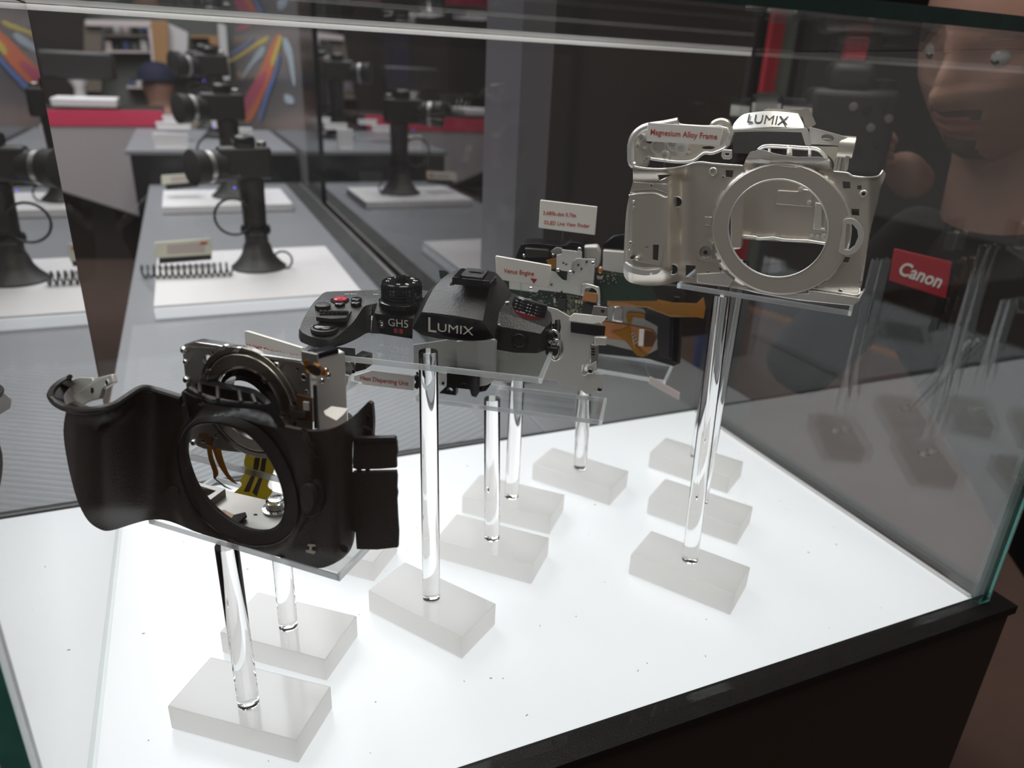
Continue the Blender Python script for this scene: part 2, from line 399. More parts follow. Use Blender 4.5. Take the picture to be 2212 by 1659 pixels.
# clear stands ---------------------------------------------------------------
BL = 'blocks and rods holding the camera parts'
def stand(label, front, yaw, base_px, top_px, ztop, plate=None, L=75, D=37, H=16, hidden=None, pm='acrylicp', noplate=False):
    t = thing('display_stand', label, 'stand', BL)
    a = math.radians(yaw); u = Vector((math.cos(a), math.sin(a), 0)); v = Vector((-math.sin(a), math.cos(a), 0))
    f = Vector((front[0]/1000, front[1]/1000, .0008))
    c = [f-u*(L/1000), f, f+v*(D/1000), f-u*(L/1000)+v*(D/1000)]
    V = c+[p+Vector((0, 0, H/1000)) for p in c]
    mk('base_block', V, [(0, 1, 2, 3), (4, 5, 6, 7), (0, 1, 5, 4), (1, 2, 6, 5), (2, 3, 7, 6), (3, 0, 4, 7)], 'milk', t, bevel=.7)
    if base_px: b0 = at_z(*base_px, (H+1)/1000)
    else: b0 = f-u*(L/2000)+v*(D/2000)+Vector((0, 0, (H+.2)/1000))
    t0 = at_z(*top_px, ztop) if top_px else Vector((b0.x, b0.y, ztop))
    ax = (t0-b0); n = ax.length*1000-.25
    lathe('rod', b0, ax, [(.05, 5.2), (.3, 5.5), (n-.3, 5.5), (n, 5.3)], 'rodglass', t, n=48)
    if plate:
        c, th = plate
        V = [Vector((p[0], p[1], ztop+z)) for z in (0, th) for p in c]
        ce = sum(c, Vector())/4; ci = [p+(ce-p).normalized()*.0022 for p in c]
        V = [Vector((p[0], p[1], ztop+z)) for z in (0, th) for p in ci]
        pl_ = mk('shelf_plate', V, [(0, 1, 2, 3), (4, 5, 6, 7), (0, 1, 5, 4), (1, 2, 6, 5), (2, 3, 7, 6), (3, 0, 4, 7)], 'acrylicp', t)
        V = [Vector((p[0], p[1], ztop+z)) for z in (0, th) for cc in (c, [p+(ce-p).normalized()*.0021 for p in c]) for p in cc]
        Fc = []
        for i in range(4):
            j = (i+1) % 4; Fc += [(i, j, 4+j, 4+i), (8+i, 8+j, 12+j, 12+i), (i, j, 8+j, 8+i), (4+i, 4+j, 12+j, 12+i)]
        mk('polished_edge', V, Fc, 'pedge', pl_)
    return t
def rect(pl, pr, depth, z):
    """plate outline from its two front corners in the photo and its depth in mm"""
    a, b = at_z(*pl, z), at_z(*pr, z); d = (b-a).normalized(); n = Vector((-d.y, d.x, 0))*(depth/1000)
    return [a, b, b+n, a+n]
stand('clear rod on a milky block, foremost at the lower left, holding the black front shell', (17, 284), -37.5, (537, 1518), (489, 1176), .1165, (rect((322, 1131), (734, 1256), 46, .1165), .003))
stand('clear rod on a milky block just behind the foremost one, under the lens mount unit', (40, 334), -39, (623, 1352), None, .151, (rect((404, 992), (640, 1052), 42, .151), .003), L=70, D=39)
stand('tall clear rod on a milky block, its round tip under the black top cover', (119, 323), -55, (932, 1292), (925, 757), .1833, (rect((651, 770), (1170, 829), 62, .1833), .0032), H=17)
stand('clear rod with a bright round tip under the clear plate of the steel heat sheet', (188, 373), -44, (1063, 1162), (1063, 860), .128, (rect((892, 866), (1300, 918), 36, .128), .003))
stand('clear rod directly behind the one carrying the steel heat sheet', (226, 423), -44, (1105, 1072), None, .140, (rect((1070, 800), (1250, 822), 30, .140), .003))
stand('clear rod on the milky block nearest the back glass in the middle', (292, 444), -54, (1253, 1010), (1262, 850), .106, (rect((1262, 800), (1437, 830), 42, .106), .003))
stand('tall leaning clear rod under the big magnesium front frame', (301, 298), -56, (1490, 1210), (1560, 637), .2085, (rect((1462, 622), (1838, 683), 52, .2085), .003), H=17)
stand('milky block directly behind the leaning rod, second of three in line', (358, 362), -55, None, None, .215, None)
stand('milky block at the back right, farthest of the three in line', (400, 427), -57, None, None, .190, None)
stand('milky block half hidden behind the flap of the black front shell', (86, 413), -41, None, (742, 905), .147, (rect((640, 850), (727, 872), 26, .147), .004))

# ---------------------------------------------------------------- black front shell (foremost)
def ss(a, b, x):
    t = max(0, min(1, (x-a)/(b-a))); return t*t*(3-2*t)
FS = Fr((0.0, .3125, .1197), -43.5)
SH = [(146, 878), (158, 872), (200, 886), (243, 877), (275, 857), (303, 841), (330, 843), (362, 852), (392, 861, 1), (392, 847, 1), (404, 838), (412, 842),
      (440, 856), (500, 870), (560, 874), (590, 893), (612, 921, 1), (660, 931), (702, 930), (736, 918), (765, 897), (795, 868, 1), (803, 872, 1), (806, 915), (800, 950),
      (770, 951, 1), (757, 960), (758, 1060), (762, 1140), (758, 1178), (742, 1205), (700, 1226), (665, 1222), (560, 1190), (440, 1155), (365, 1126), (325, 1123), (290, 1131), (240, 1146), (215, 1143), (188, 1122), (165, 1075), (146, 1000), (137, 930)]
HOLE = ell(525, 1012, 98, 155, 56, -24)
HOLE = sm([(405, 1000), (402, 960), (414, 924), (447, 912), (490, 917), (535, 935), (575, 975), (604, 1030), (617, 1085), (610, 1126), (580, 1147), (530, 1143), (475, 1110), (430, 1060)], 5)
def shd(x, y):
    d = 0
    # grip swells towards the viewer on the left
    g = 1-ss(215, 345, x)
    d += 24*g - 10*(1-ss(130, 165, x))
    d += 4*math.exp(-((x-190)/45)**2)
    # flare under the top rim and the tuck at the foot
    d += 3.0*g*math.exp(-((y-(895))/16)**2)
    d -= 7*ss(1090, 1146, y)*(1-ss(300, 340, x))
    # mount surround stands proud
    r = math.hypot((x-522)/1.0, (y-1030)/1.22); ang = 0
    d += 4.0*(1-ss(150, 163, r)) - 1.2*(1-ss(112, 120, r))
    # top bump
    if y < 930 and 395 < x < 600: d += 5*ss(930, 880, y)*ss(395, 410, x) if False else 5*(1-ss(875, 930, y))
    # right shoulder turns away
    d -= 22*ss(705, 800, x)**1.6
    d -= 4*ss(1185, 1228, y)
    # thumb-groove crease
    d -= 2.2*math.exp(-(((x-245)*.55+(y-905)*.84)/7)**2)*ss(200, 225, x)*(1-ss(270, 300, x))*(1-ss(925, 950, y))
    return d
sh = thing('camera_front_shell', 'black textured camera front shell with grip, round lens opening and open side flap', 'camera part')
slab('shell_body', FS, [sm(SH, 4), HOLE], 'leather', sh, step=8, dfun=shd, th=2.0, smooth=45)
# rolled lip along the top edge of the grip
def along(fr, pts, df, n=5, off=0): return [fr.P(x, y, df(x, y)+off) for x, y in sm(pts, n, closed=False)]
lip = [(392, 861), (362, 852), (330, 843), (303, 841), (275, 857), (243, 877), (200, 887), (158, 886), (128, 876), (110, 858), (113, 843), (128, 829), (150, 818)]
def lipd(x, y): return shd(max(x, 150), y)+1.2 - (0 if y > 860 or x > 150 else (860-y)*.55)
join('top_lip', [tube('a', along(FS, lip, lipd), 1.5, 'black'), tube('b', along(FS, [(x+1.5, y-4.5) for x, y in lip], lipd, off=-2.0), 1.0, 'black')], sh)
# grip outside wall curling back to the left
V1 = along(FS, [(150, 818), (128, 829), (113, 843), (110, 858), (128, 876), (158, 886)], lipd); V2 = along(FS, [(165, 830), (150, 838), (140, 850), (138, 862), (146, 880), (165, 890)], lambda x, y: lipd(x, y)-6)
n = len(V1); mk('grip_flange', V1+V2, [(i, i+1, n+i+1, n+i) for i in range(n-1)], 'black', sh, smooth=60)
# light metal bracket inside the grip
BR = Fr(FS.P(190, 850, 6), -60, 18)
slab('grip_bracket', BR, [[(126, 852), (132, 838), (148, 824), (172, 815), (199, 816), (200, 822), (212, 815), (241, 808), (244, 826), (221, 840), (216, 850), (214, 862), (196, 866), (170, 878), (145, 880), (130, 870)]], 'steel2', sh, th=1.2, bevel=.3)
slab('bracket_arm', BR, [[(156, 856), (200, 826), (241, 808), (244, 826), (221, 840), (214, 862), (196, 866), (172, 878)]], 'steel2', sh, d=3.0, th=2.2, bevel=.3)
hole(BR, 199, 843, 3.1, 1.3, sh); hole(BR, 231, 827, 3.1, 1.2, sh, rim='steel2')
# rim line round the lens opening
tube('mount_rim', [FS.P(x, y, shd(x, y)+.2) for x, y in HOLE], .8, 'black', sh, closed=True)
o2 = sm([(384, 990), (392, 940), (420, 905), (455, 893), (500, 897), (545, 915), (590, 955), (625, 1015), (643, 1080), (640, 1130), (612, 1165), (570, 1178), (515, 1172), (455, 1137), (408, 1080)], 5)
slab('mount_surround', FS, [o2, HOLE], 'black', sh, step=12, dfun=lambda x, y: shd(x, y)+.7, th=1.0, smooth=45)
tube('surround_seam', [FS.P(x, y, shd(x, y)+.75) for x, y in o2], .45, 'gloss', sh, closed=True)
# raised saddle on top with its hollow ribs
sad = [(404, 836), (418, 824), (452, 822), (490, 832), (535, 840), (560, 852), (580, 872), (594, 893), (612, 922), (600, 921), (585, 900), (566, 884), (520, 879), (470, 874), (425, 858)]
slab('saddle_rim', FS, [sm(sad, 3), sm([(417, 833), (432, 829), (478, 839), (530, 848), (556, 858), (571, 874), (560, 875), (515, 871), (470, 866), (430, 851)], 3)], 'gloss', sh, dfun=lambda x, y: 11-(870-y)*.42 if y < 870 else 11, step=10, th=1.5, smooth=40)
for i, (x0, y0, x1, y1) in enumerate(((431, 829, 432, 850), (470, 837, 471, 864), (517, 846, 521, 870), (545, 854, 553, 872))):
    tube('saddle_rib', [FS.P(x0, y0, 11-(870-y0)*.42), FS.P(x1, y1, 10)], .9, 'black', sh)
slab('saddle_floor', FS, [sm([(417, 833), (432, 829), (478, 839), (530, 848), (556, 858), (571, 874), (560, 875), (515, 871), (470, 866), (430, 851)], 3)], 'dark', sh, d=-7, th=1, step=12)
slab('saddle_front', FS, [sm([(398, 846, 1), (425, 860), (470, 876), (520, 882), (562, 886), (596, 902, 1), (600, 925, 1), (560, 915), (500, 900), (450, 900), (410, 905, 1)], 3)], 'gloss', sh, dfun=lambda x, y: shd(x, y)+1.6, step=9, th=2, smooth=45)
# release button and its cut-out, the small round boss, the mark
slab('release_button_ring', FS, [sm([(640, 1040), (662, 1032), (690, 1050), (699, 1075), (690, 1105), (668, 1118), (648, 1108), (637, 1075)], 5)], 'black', sh, dfun=lambda x, y: 3.2-max(0, (x-670)*.06), step=9, th=3, bevel=.8)
slab('release_button', FS, [sm([(652, 1050), (664, 1048), (674, 1062), (677, 1088), (668, 1106), (657, 1108), (650, 1095), (648, 1065)], 5)], 'leather', sh, d=5.8, th=4, bevel=1.2)
slab('round_boss', FS, [ell(372, 1067, 14, 16, 28)], 'leather', sh, dfun=lambda x, y: shd(372, 1067)+1.0, th=1.6, bevel=.6)
x, y = FS.uv(672, 1186)
lm = [[(665, 1176, 1), (677, 1177), (681, 1180, 1), (674, 1181), (672, 1190, 1), (681, 1193, 1), (678, 1197, 1), (661, 1193, 1), (660, 1189, 1), (667, 1189, 1), (669, 1180, 1), (664, 1180, 1)]]
slab('maker_mark', FS, [[p[:2] for p in lm[0]]], 'lettering', sh, dfun=lambda x, y: shd(672, 1186)+.5, th=.7)
hole(FS, 743, 1186, shd(735, 1186)+.2, 1.6, sh, rim='black'); hole(FS, 793, 902, shd(793, 902)+.3, 1.3, sh)
# torn strap-eye cut-out with a red sliver
slab('strap_eye', FS, [[(772, 952), (770, 925), (785, 922), (803, 930), (806, 948), (800, 958), (775, 958)], ell(785, 943, 9, 11, 20)], 'leather', sh, dfun=lambda x, y: shd(x, y)+.4, th=2)
slab('red_sliver', FS, [[(782, 955), (780, 944), (788, 936), (792, 954)]], 'red', sh, dfun=lambda x, y: shd(x, y)-2, th=.6)
# side flap: two rubber doors hinged open
FL = Fr(FS.P(762, 1050, shd(762, 1050)), -30)
slab('flap_door', FL, [[(763, 949), (772, 953), (855, 949), (857, 956), (859, 978), (856, 990), (857, 1011), (820, 1014), (771, 1015), (762, 1012)]], 'leather', sh, th=2.0, bevel=.35)
slab('flap_door', FL, [[(762, 1019), (773, 1020), (856, 1018), (858, 1030), (857, 1055), (859, 1066), (857, 1080), (859, 1120), (861, 1150), (860, 1183), (815, 1188), (770, 1187), (767, 1150), (758, 1147), (760, 1060)]], 'leather', sh, th=2.0, bevel=.35)
slab('flap_hinge', FL, [[(770, 1012), (779, 1012), (779, 1022), (770, 1022)]], 'black', sh, th=1.6)
slab('flap_hinge', FL, [[(789, 1012), (797, 1012), (797, 1022), (789, 1022)]], 'black', sh, th=1.6)
slab('flap_top_lip', FL, [[(762, 947), (853, 945), (856, 951), (772, 955)]], 'black', sh, d=1.2, th=2.4, bevel=.4)

# ---------------------------------------------------------------- lens mount unit behind it
FM = Fr(at_z(523, 1012, .1545), -43.5)
mu = thing('lens_mount_unit', 'steel lens mount unit with a round bayonet ring and orange flex cables', 'camera part')
RC = (543, 875)
def px_of(p):
    c = R3.transposed() @ (Vector(p)-CAM); return (CX+F_PX*c.x/-c.z, CY-F_PX*c.y/-c.z)
def rg(s, dx=0, dy=0, n=64): return [px_of(FM.W(7.6+dx+24*s*math.cos(2*PI*i/n), 34.6+dy+24*s*math.sin(2*PI*i/n), 0)) for i in range(n)]
slab('mount_plate', FM, [[(393, 751), (398, 744), (420, 744), (423, 741), (470, 745), (520, 762), (560, 768), (650, 781), (668, 800), (668, 855), (640, 870), (636, 985), (600, 983), (520, 978), (440, 970), (406, 955), (404, 880), (402, 835), (398, 800)], rg(.78), ell(448, 777, 9, 10, 20)], 'steel', mu, th=2.2, bevel=.3)
boxm_top = slab('top_flange', FM, [[(398, 744), (423, 738), (440, 741), (468, 745), (560, 765), (655, 779), (650, 785), (560, 773), (470, 754), (398, 749)]], 'screw', mu, d=1.5, th=5, bevel=.3)
slab('tab', FM, [[(470, 754), (484, 745), (489, 748), (485, 756), (478, 758)]], 'screw', mu, d=4, th=2, bevel=.2)
slab('tab', FM, [[(500, 760), (512, 750), (520, 752), (514, 762)]], 'screw', mu, d=4, th=2, bevel=.2)
slab('outer_ring', FM, [rg(1.12), rg(1.0)], 'ring', mu, d=2.0, th=3, bevel=.4)
slab('bayonet_gap', FM, [rg(1.03), rg(.95)], 'gloss', mu, d=1.2, th=2)
slab('bayonet_ring', FM, [rg(.98), rg(.74)], 'ring', mu, d=4.0, th=3.2, bevel=.5)
slab('bayonet_step', FM, [rg(.76), rg(.70)], 'chrome', mu, d=2.6, th=1.2, bevel=.3)
slab('shutter_box', FM, [rg(.74), rg(.60, dx=-1, dy=-1)], 'gloss', mu, d=-3, th=9)
slab('inner_baffle', FM, [rg(.74), rg(.52, dx=-1.5, dy=-1.5)], 'black', mu, d=-14, th=2)
for x, y in ((450, 802), (571, 822), (609, 896), (468, 942)): screw(FM, x, y, 4.1, 1.25, mu, m='ring', h=.4)
for x, y, r in ((398, 756, 1.7), (404, 820, 1.7), (420, 955, 1.7), (600, 787, 1.8)): screw(FM, x, y, .3, r, mu, h=1.4)
screw(FM, 402, 781, .3, 1.3, mu, h=1.1)
for x, y, r in ((618, 822, 1.3), (656, 815, 1.2), (460, 762, .8), (439, 953, .8), (662, 846, .7), (643, 797, .7)): hole(FM, x, y, .2, r, mu, rim='steel')
# right hand side: cage with black motor block
slab('side_cage', FM, [[(648, 781), (668, 800), (672, 870), (676, 985), (640, 985), (640, 860), (668, 857), (667, 812)]], 'steel', mu, d=2, th=14, bevel=.3)
slab('bracket_plate', FM, [[(640, 852), (674, 862), (676, 925), (640, 918)]], 'flexd', mu, d=3.2, th=1)
slab('sensor_pad', FM, [[(654, 868), (666, 870), (667, 888), (655, 886)]], 'steel2', mu, d=4.2, th=1, bevel=.1)
slab('slot_cover', FM, [[(676, 832), (682, 834), (685, 925), (679, 925)]], 'dark', mu, d=4, th=1)
join('spring_clips', [slab('c', FM, [[(625, 874), (637, 877), (637, 886), (660, 892), (660, 903), (640, 903), (640, 912), (627, 910), (630, 897), (624, 895)]], 'screw', d=4.4, th=.8),
      slab('c', FM, [[(640, 905), (676, 912), (676, 940), (650, 935), (642, 930)]], 'screw', d=3.8, th=.8)], mu)
FMs = Fr(FM.P(684, 870, -2), 20)
boxm('motor_block', FMs, 0, 15, -24, 20, -6, 0, 'silver2', mu, bevel=.6)
boxm('motor_top', FMs, 0, 12, 19.5, 22.5, -6, .5, 'gloss', mu, bevel=.8)
for x, y in ((696, 822), (709, 810), (704, 800)): screw(FMs, x, y, 1.2, 1.3, mu)
slab('flex_fold', FM, [sm([(655, 783), (668, 778), (690, 790), (707, 806), (700, 812), (680, 806), (664, 806)], 3)], 'flex', mu, d=4, th=.5, dfun=lambda x, y: 2*math.sin((x+y)*.12), step=5, smooth=60)
slab('flex_fold', FM, [sm([(660, 792), (676, 788), (692, 800), (690, 812), (674, 808)], 3)], 'ydark', mu, d=6, th=.6)
slab('thin_bracket', FM, [[(650, 758), (685, 766), (687, 787), (652, 781)]], 'steel', mu, d=3, th=.8, bevel=.1)
slab('white_tab', Fr(FM.P(727, 890, 5), -20, 55), [[(699, 888), (716, 877), (753, 882), (742, 896), (727, 909), (703, 897)]], 'tag', mu, th=1.0, bevel=.2)
# hanging flex cables seen through the opening of the shell
def swp(x, y): return -3+2*math.sin((y-950)/28)
slab('flex_cable', FM, [[(430, 933), (445, 935), (458, 945), (456, 975), (465, 1010), (469, 1025), (465, 1035), (485, 1050), (500, 1058), (484, 1052), (461, 1033), (460, 1018), (450, 985), (446, 950), (428, 944)]], 'flexd', mu, d=4, th=.4, dfun=swp, step=9, smooth=50)
slab('flex_cable', FM, [sm([(446, 962, 1), (456, 964, 1), (460, 990), (471, 1022), (464, 1034, 1), (460, 1020), (450, 990)], 3)], 'flex', mu, d=5, th=.4, dfun=swp, step=9, smooth=50)
slab('flex_cable', FM, [sm([(458, 968, 1), (476, 970, 1), (482, 995), (494, 1025), (512, 1046, 1), (494, 1036), (472, 1005)], 3)], 'flex', mu, d=3, th=.4, dfun=swp, step=9, smooth=50)
YC = [(533, 972, 1), (587, 981, 1), (596, 990), (590, 1020), (577, 1050), (588, 1062), (575, 1080, 1), (505, 1064, 1), (522, 1048), (518, 1038), (529, 1020), (527, 1000), (530, 985)]
slab('wide_flex_cable', FM, [sm(YC, 3)], 'yellow', mu, d=-2, th=.4, dfun=swp, step=9, smooth=50)
for L_ in ([(553, 979), (563, 981), (558, 1010), (538, 1063), (526, 1062), (546, 1020), (549, 995)], [(568, 981), (577, 983), (572, 1015), (554, 1072), (545, 1064), (560, 1030), (564, 1000)]):
    slab('dark_track', FM, [L_], 'ydark', mu, d=-1.6, th=.3, dfun=swp, step=9, smooth=50)
slab('cable_head', FM, [[(536, 966), (590, 976), (588, 992), (533, 983)]], 'flexd', mu, d=-.9, th=.4)
join('pads', [slab('p', FM, [[(538+i*3, 969+i*.55), (539.4+i*3, 969.2+i*.55), (539.4+i*3, 974+i*.55), (538+i*3, 974+i*.55)]], 'flex', d=-.4, th=.3) for i in range(16)], mu)
# bottom chassis lying on the shell's plate
cz = .122
def zslab(name, loops, z, m, par, th=1.0, **k):
    V, Fc = slab_vf(loops, lambda x, y: at_z(x, y, z), Vector((0, 0, -th/1000))); return mk(name, V, Fc, m, par, **k)
ch = thing('bottom_chassis', 'flat steel bottom chassis lying behind the opening of the black front shell', 'camera part')
zslab('chassis_sheet', [[(418, 1040), (480, 1057), (520, 1066), (578, 1079), (600, 1078), (640, 1085), (640, 1150), (585, 1165), (500, 1150), (430, 1100), (400, 1060)], ell(552, 1112, 4.5, 2.5, 16)], .1235, 'csteel', ch, th=1.2)
zslab('battery_frame', [[(408, 1032), (425, 1040), (437, 1044), (487, 1056), (446, 1086), (420, 1075), (402, 1050)], [(414, 1046), (440, 1052), (466, 1060), (442, 1075), (424, 1068)]], .1275, 'csteel', ch, th=4, bevel=.3)
zslab('battery_label', [[(420, 1056), (438, 1058), (442, 1070), (428, 1074)]], .1262, 'white', ch, th=.6)
zslab('flex_strip', [[(462, 1105), (485, 1101), (505, 1112), (530, 1113), (520, 1128), (495, 1125), (480, 1120)]], .1250, 'flex', ch, th=.6)
zslab('connector', [[(505, 1112), (530, 1106), (533, 1113), (512, 1130), (498, 1122)]], .1262, 'dark', ch, th=1.2)
p = at_z(598, 1100, .1235)
lathe('tripod_socket', p, (0, 0, 1), [(0, 7), (1.2, 7), (1.4, 5.2), (5, 5), (5.5, 4.2), (6.4, 3.6), (6.5, 2)], 'chrome', ch, n=28)

# ---------------------------------------------------------------- black camera top cover
FT = Fr((.047, .392, .19), -36)
def TP(x, y, w_): return FT.P(x, y, -w_)
def zf(y): return .190+.0025+.0115*ss(745, 640, y)
tcv = thing('camera_top_cover', 'black camera top cover with mode dial, red record button and flash hump', 'camera part')
VV, FF = [], []
def face(*pts):
    k = len(VV); VV.extend(pts); FF.append(tuple(range(k, k+len(pts))))
def strip(a, b):
    for i in range(len(a)-1): face(a[i], a[i+1], b[i+1], b[i])
left = sm([(648, 709), (651, 698), (658, 684), (667, 668), (677, 654), (687, 644), (697, 634), (706, 630)], 3, closed=False)
rim = sm([(648, 709), (650, 715), (656, 720), (674, 728), (701, 733), (721, 731), (745, 713), (765, 693), (784, 665), (794, 659), (804, 657)], 4, closed=False)
bot = sm([(645, 727), (647, 733), (653, 740), (681, 750), (708, 752), (735, 747), (758, 738), (776, 729), (789, 721), (797, 719), (801, 720)], 4, closed=False)
dz = lambda x, y: at_z(x, y, zf(y))
R_ = [dz(*p) for p in rim]; B_ = [at_z(x, y, .1875) for x, y in bot]
# two rounding steps between the rim and the foot of the grip
mid = [r.lerp(b_, .35)+(Vector((b_.x-r.x, b_.y-r.y, 0))*.25) for r, b_ in zip(R_, B_)]
strip(R_, mid); strip(mid, B_)
LT = [dz(*p) for p in left]; LB = [Vector((p.x, p.y, .1875)) for p in LT]
strip(LT, LB)
loop = list(reversed(left))[:-1]+rim+[(815, 655), (860, 654), (908, 652), (918, 640), (925, 628), (870, 626), (816, 626), (760, 628), (725, 629)]
v_, f_ = region([loop], 9); k = len(VV); VV += [dz(*p) for p in v_]; FF += [tuple(k+i for i in t) for t in f_]
bk = [dz(x, y) for x, y in ((706, 630), (725, 629), (760, 628), (816, 626), (870, 626), (925, 628))]
strip(bk, [Vector((p.x, p.y, .1875)) for p in bk])
# badge facet and badge face
r1 = [dz(804, 657), dz(815, 655), dz(908, 652)]; r2 = [TP(806, 676, 33), TP(809, 677, 34), TP(893, 688, 34)]
b1 = [at_z(801, 720, .1875), TP(823, 721, 34), TP(891, 732, 34)]
strip(r1, r2); strip(r2, b1)
# flash hump
lt = [TP(911, 674, 20), TP(924, 646, 30), TP(937, 622, 40), TP(955, 602, 50), TP(968, 592, 58), TP(985, 584, 66)]
rt = [TP(1043, 693, 20), TP(1049, 662, 27), TP(1054, 637, 34), TP(1058, 615, 42), TP(1063, 602, 50), TP(1072, 589, 62)]
for i in range(5):
    for j in range(6):
        a, b_ = j/6, (j+1)/6
        bow = lambda t, i_: FT.N*(.0018*(1-(2*t-1)**2) if i_ == 0 else 0)+Vector((0, 0, .0012*(1-(2*t-1)**2)))
        face(lt[i].lerp(rt[i], a)+bow(a, i), lt[i].lerp(rt[i], b_)+bow(b_, i), lt[i+1].lerp(rt[i+1], b_)+bow(b_, i+1), lt[i+1].lerp(rt[i+1], a)+bow(a, i+1))
ltop = [lt[0].lerp(rt[0], j/6)+FT.N*(.0018*(1-(j/3-1)**2))+Vector((0, 0, .0012*(1-(j/3-1)**2))) for j in range(7)]
lbot = [TP(x, y, 20-b*.6) for x, y, b in ((890, 709, 0), (912, 724, 3), (945, 731, 5), (985, 735, 5), (1020, 737, 4), (1048, 735, 2), (1068, 731, 0))]
strip(ltop, lbot)
strip([p+Vector((0, 0, 0)) for p in lbot], [p-FT.N*.012+Vector((0, 0, .001)) for p in lbot])
# left flank, right flank
strip(lt, [TP(890, 709, 20), TP(899, 684, 29), TP(908, 655, 39), TP(917, 640, 48), TP(925, 628, 56), TP(935, 620, 66)])
face(TP(893, 688, 34), TP(891, 732, 34), TP(890, 709, 20)); face(TP(893, 688, 34), TP(890, 709, 20), TP(899, 684, 29), dz(908, 652))
rb = [TP(1068, 731, 20), TP(1074, 700, 30), TP(1079, 672, 36), TP(1090, 655, 44), TP(1104, 632, 56), TP(1092, 612, 64)]
strip(rt, rb)
# flash-sync shoulder
st = [TP(1079, 672, 36), TP(1130, 690, 36), TP(1178, 707, 36), TP(1188, 700, 41), TP(1193, 690, 46)]
sf = [TP(1081, 705, 31), TP(1125, 713, 31), TP(1168, 721, 31), TP(1182, 715, 37), TP(1192, 704, 44)]
sb = [TP(1073, 755, 31), TP(1113, 762, 31), TP(1160, 763, 31), TP(1180, 756, 37), TP(1189, 744, 44)]
strip(st, sf)
for i in range(len(sf)-1):
    for j in range(3): face(sf[i].lerp(sb[i], j/3), sf[i+1].lerp(sb[i+1], j/3), sf[i+1].lerp(sb[i+1], (j+1)/3), sf[i].lerp(sb[i], (j+1)/3))
face(TP(1068, 731, 20), TP(1074, 735, 26), TP(1073, 755, 31), TP(1081, 705, 31), TP(1074, 700, 30))
tp_ = [TP(1079, 672, 36), TP(1130, 690, 36), TP(1178, 707, 36), TP(1188, 700, 41), TP(1193, 690, 46), TP(1190, 676, 54), TP(1178, 665, 62), TP(1140, 645, 64), TP(1104, 632, 58), TP(1090, 655, 44)]
face(*tp_)
back = [TP(1193, 690, 46), TP(1190, 676, 54), TP(1178, 665, 62), TP(1140, 645, 64), TP(1104, 632, 60)]
strip(back, [Vector((p.x, p.y, .189)) for p in back])
mk('cover_body', VV, FF, 'deck', tcv, smooth=28)
# glossy front band under the hump edge
slab('name_band', FT, [[(911, 677, 1), (977, 686), (1042, 695), (1066, 729), (1048, 733), (1020, 735), (985, 733), (945, 729), (912, 722), (892, 707)]], 'gloss', tcv, d=-19.4, th=.5, dfun=lambda x, y: 2.3*(1-((x-978)/90)**2), step=12, smooth=60)
slab('badge_band', FT, [[(808, 679), (891, 690), (890, 730), (822, 719), (802, 717)]], 'gloss', tcv, d=-33.8, th=.4)
def fmat(fr, px, py, d, rot=0):
    u, v = fr.uv(px, py, d); return fr.mat(u, v, d, rot)
def wid(fr, x0, x1, y, d): return abs(fr.uv(x1, y, d)[0]-fr.uv(x0, y, d)[0])
def bow_(x): return -19.4+2.3*(1-((x-978)/90)**2)+.15
text('lettering', 'L', fmat(FT, 934, 702, bow_(934)), wid(FT, 925.5, 943, 700, -18), 'lettering', tcv, bold=0, hscale=1.05)
text('lettering', 'UMIX', fmat(FT, 984, 711.5, bow_(984)+.5), wid(FT, 945, 1022, 710, -18), 'lettering', tcv, bold=0, hscale=.80)
text('lettering', 'GH5', fmat(FT, 860, 698, -33.2), wid(FT, 838, 881, 698, -33), 'lettering', tcv, bold=.0)
slab('s_badge', FT, [[(852, 709), (868, 711.5), (870, 713), (870, 720), (868, 721.5), (853, 719.5), (851, 718), (851, 710.5)]], 'dred', tcv, d=-33.2, th=.3)
text('lettering', 'S', fmat(FT, 860, 715, -33.0), 2.0, 'dark', tcv, bold=.04)
c_ = FT.P(824, 700, -33.8); lathe('remote_socket_ring', c_, FT.N, [(-.5, 2.4), (.3, 2.4), (.6, 2.1), (.3, 1.7), (0, 1.5)], 'gloss', tcv, n=28)
lathe('lens', c_, FT.N, [(0, 1.4), (.5, 1.0), (.7, .4)], 'chrome', tcv, n=20)
c_ = FT.P(1122, 735, -31)
lathe('sync_cap', c_, FT.N, [(-.5, 4.0), (.5, 4.0), (.9, 3.5), (.4, 3.3), (.5, .5)], 'black', tcv, n=48, wob=lambda i, h: 1.04 if i % 2 and h > .3 else 1)
join('cap_knurl', [lathe('k', c_+(FT.U*math.cos(a)+FT.V*math.sin(a))*.0044, FT.N, [(-.2, .22), (.5, .22), (.6, .1)], 'black', n=6) for a in [2*PI*i/32 for i in range(32)]], tcv)
slab('flash_mark', FT, [[(1122, 728), (1119, 736), (1122, 736), (1120, 743), (1126, 734), (1123, 734), (1125, 729)]], 'dark', tcv, d=-30.3, th=.2)
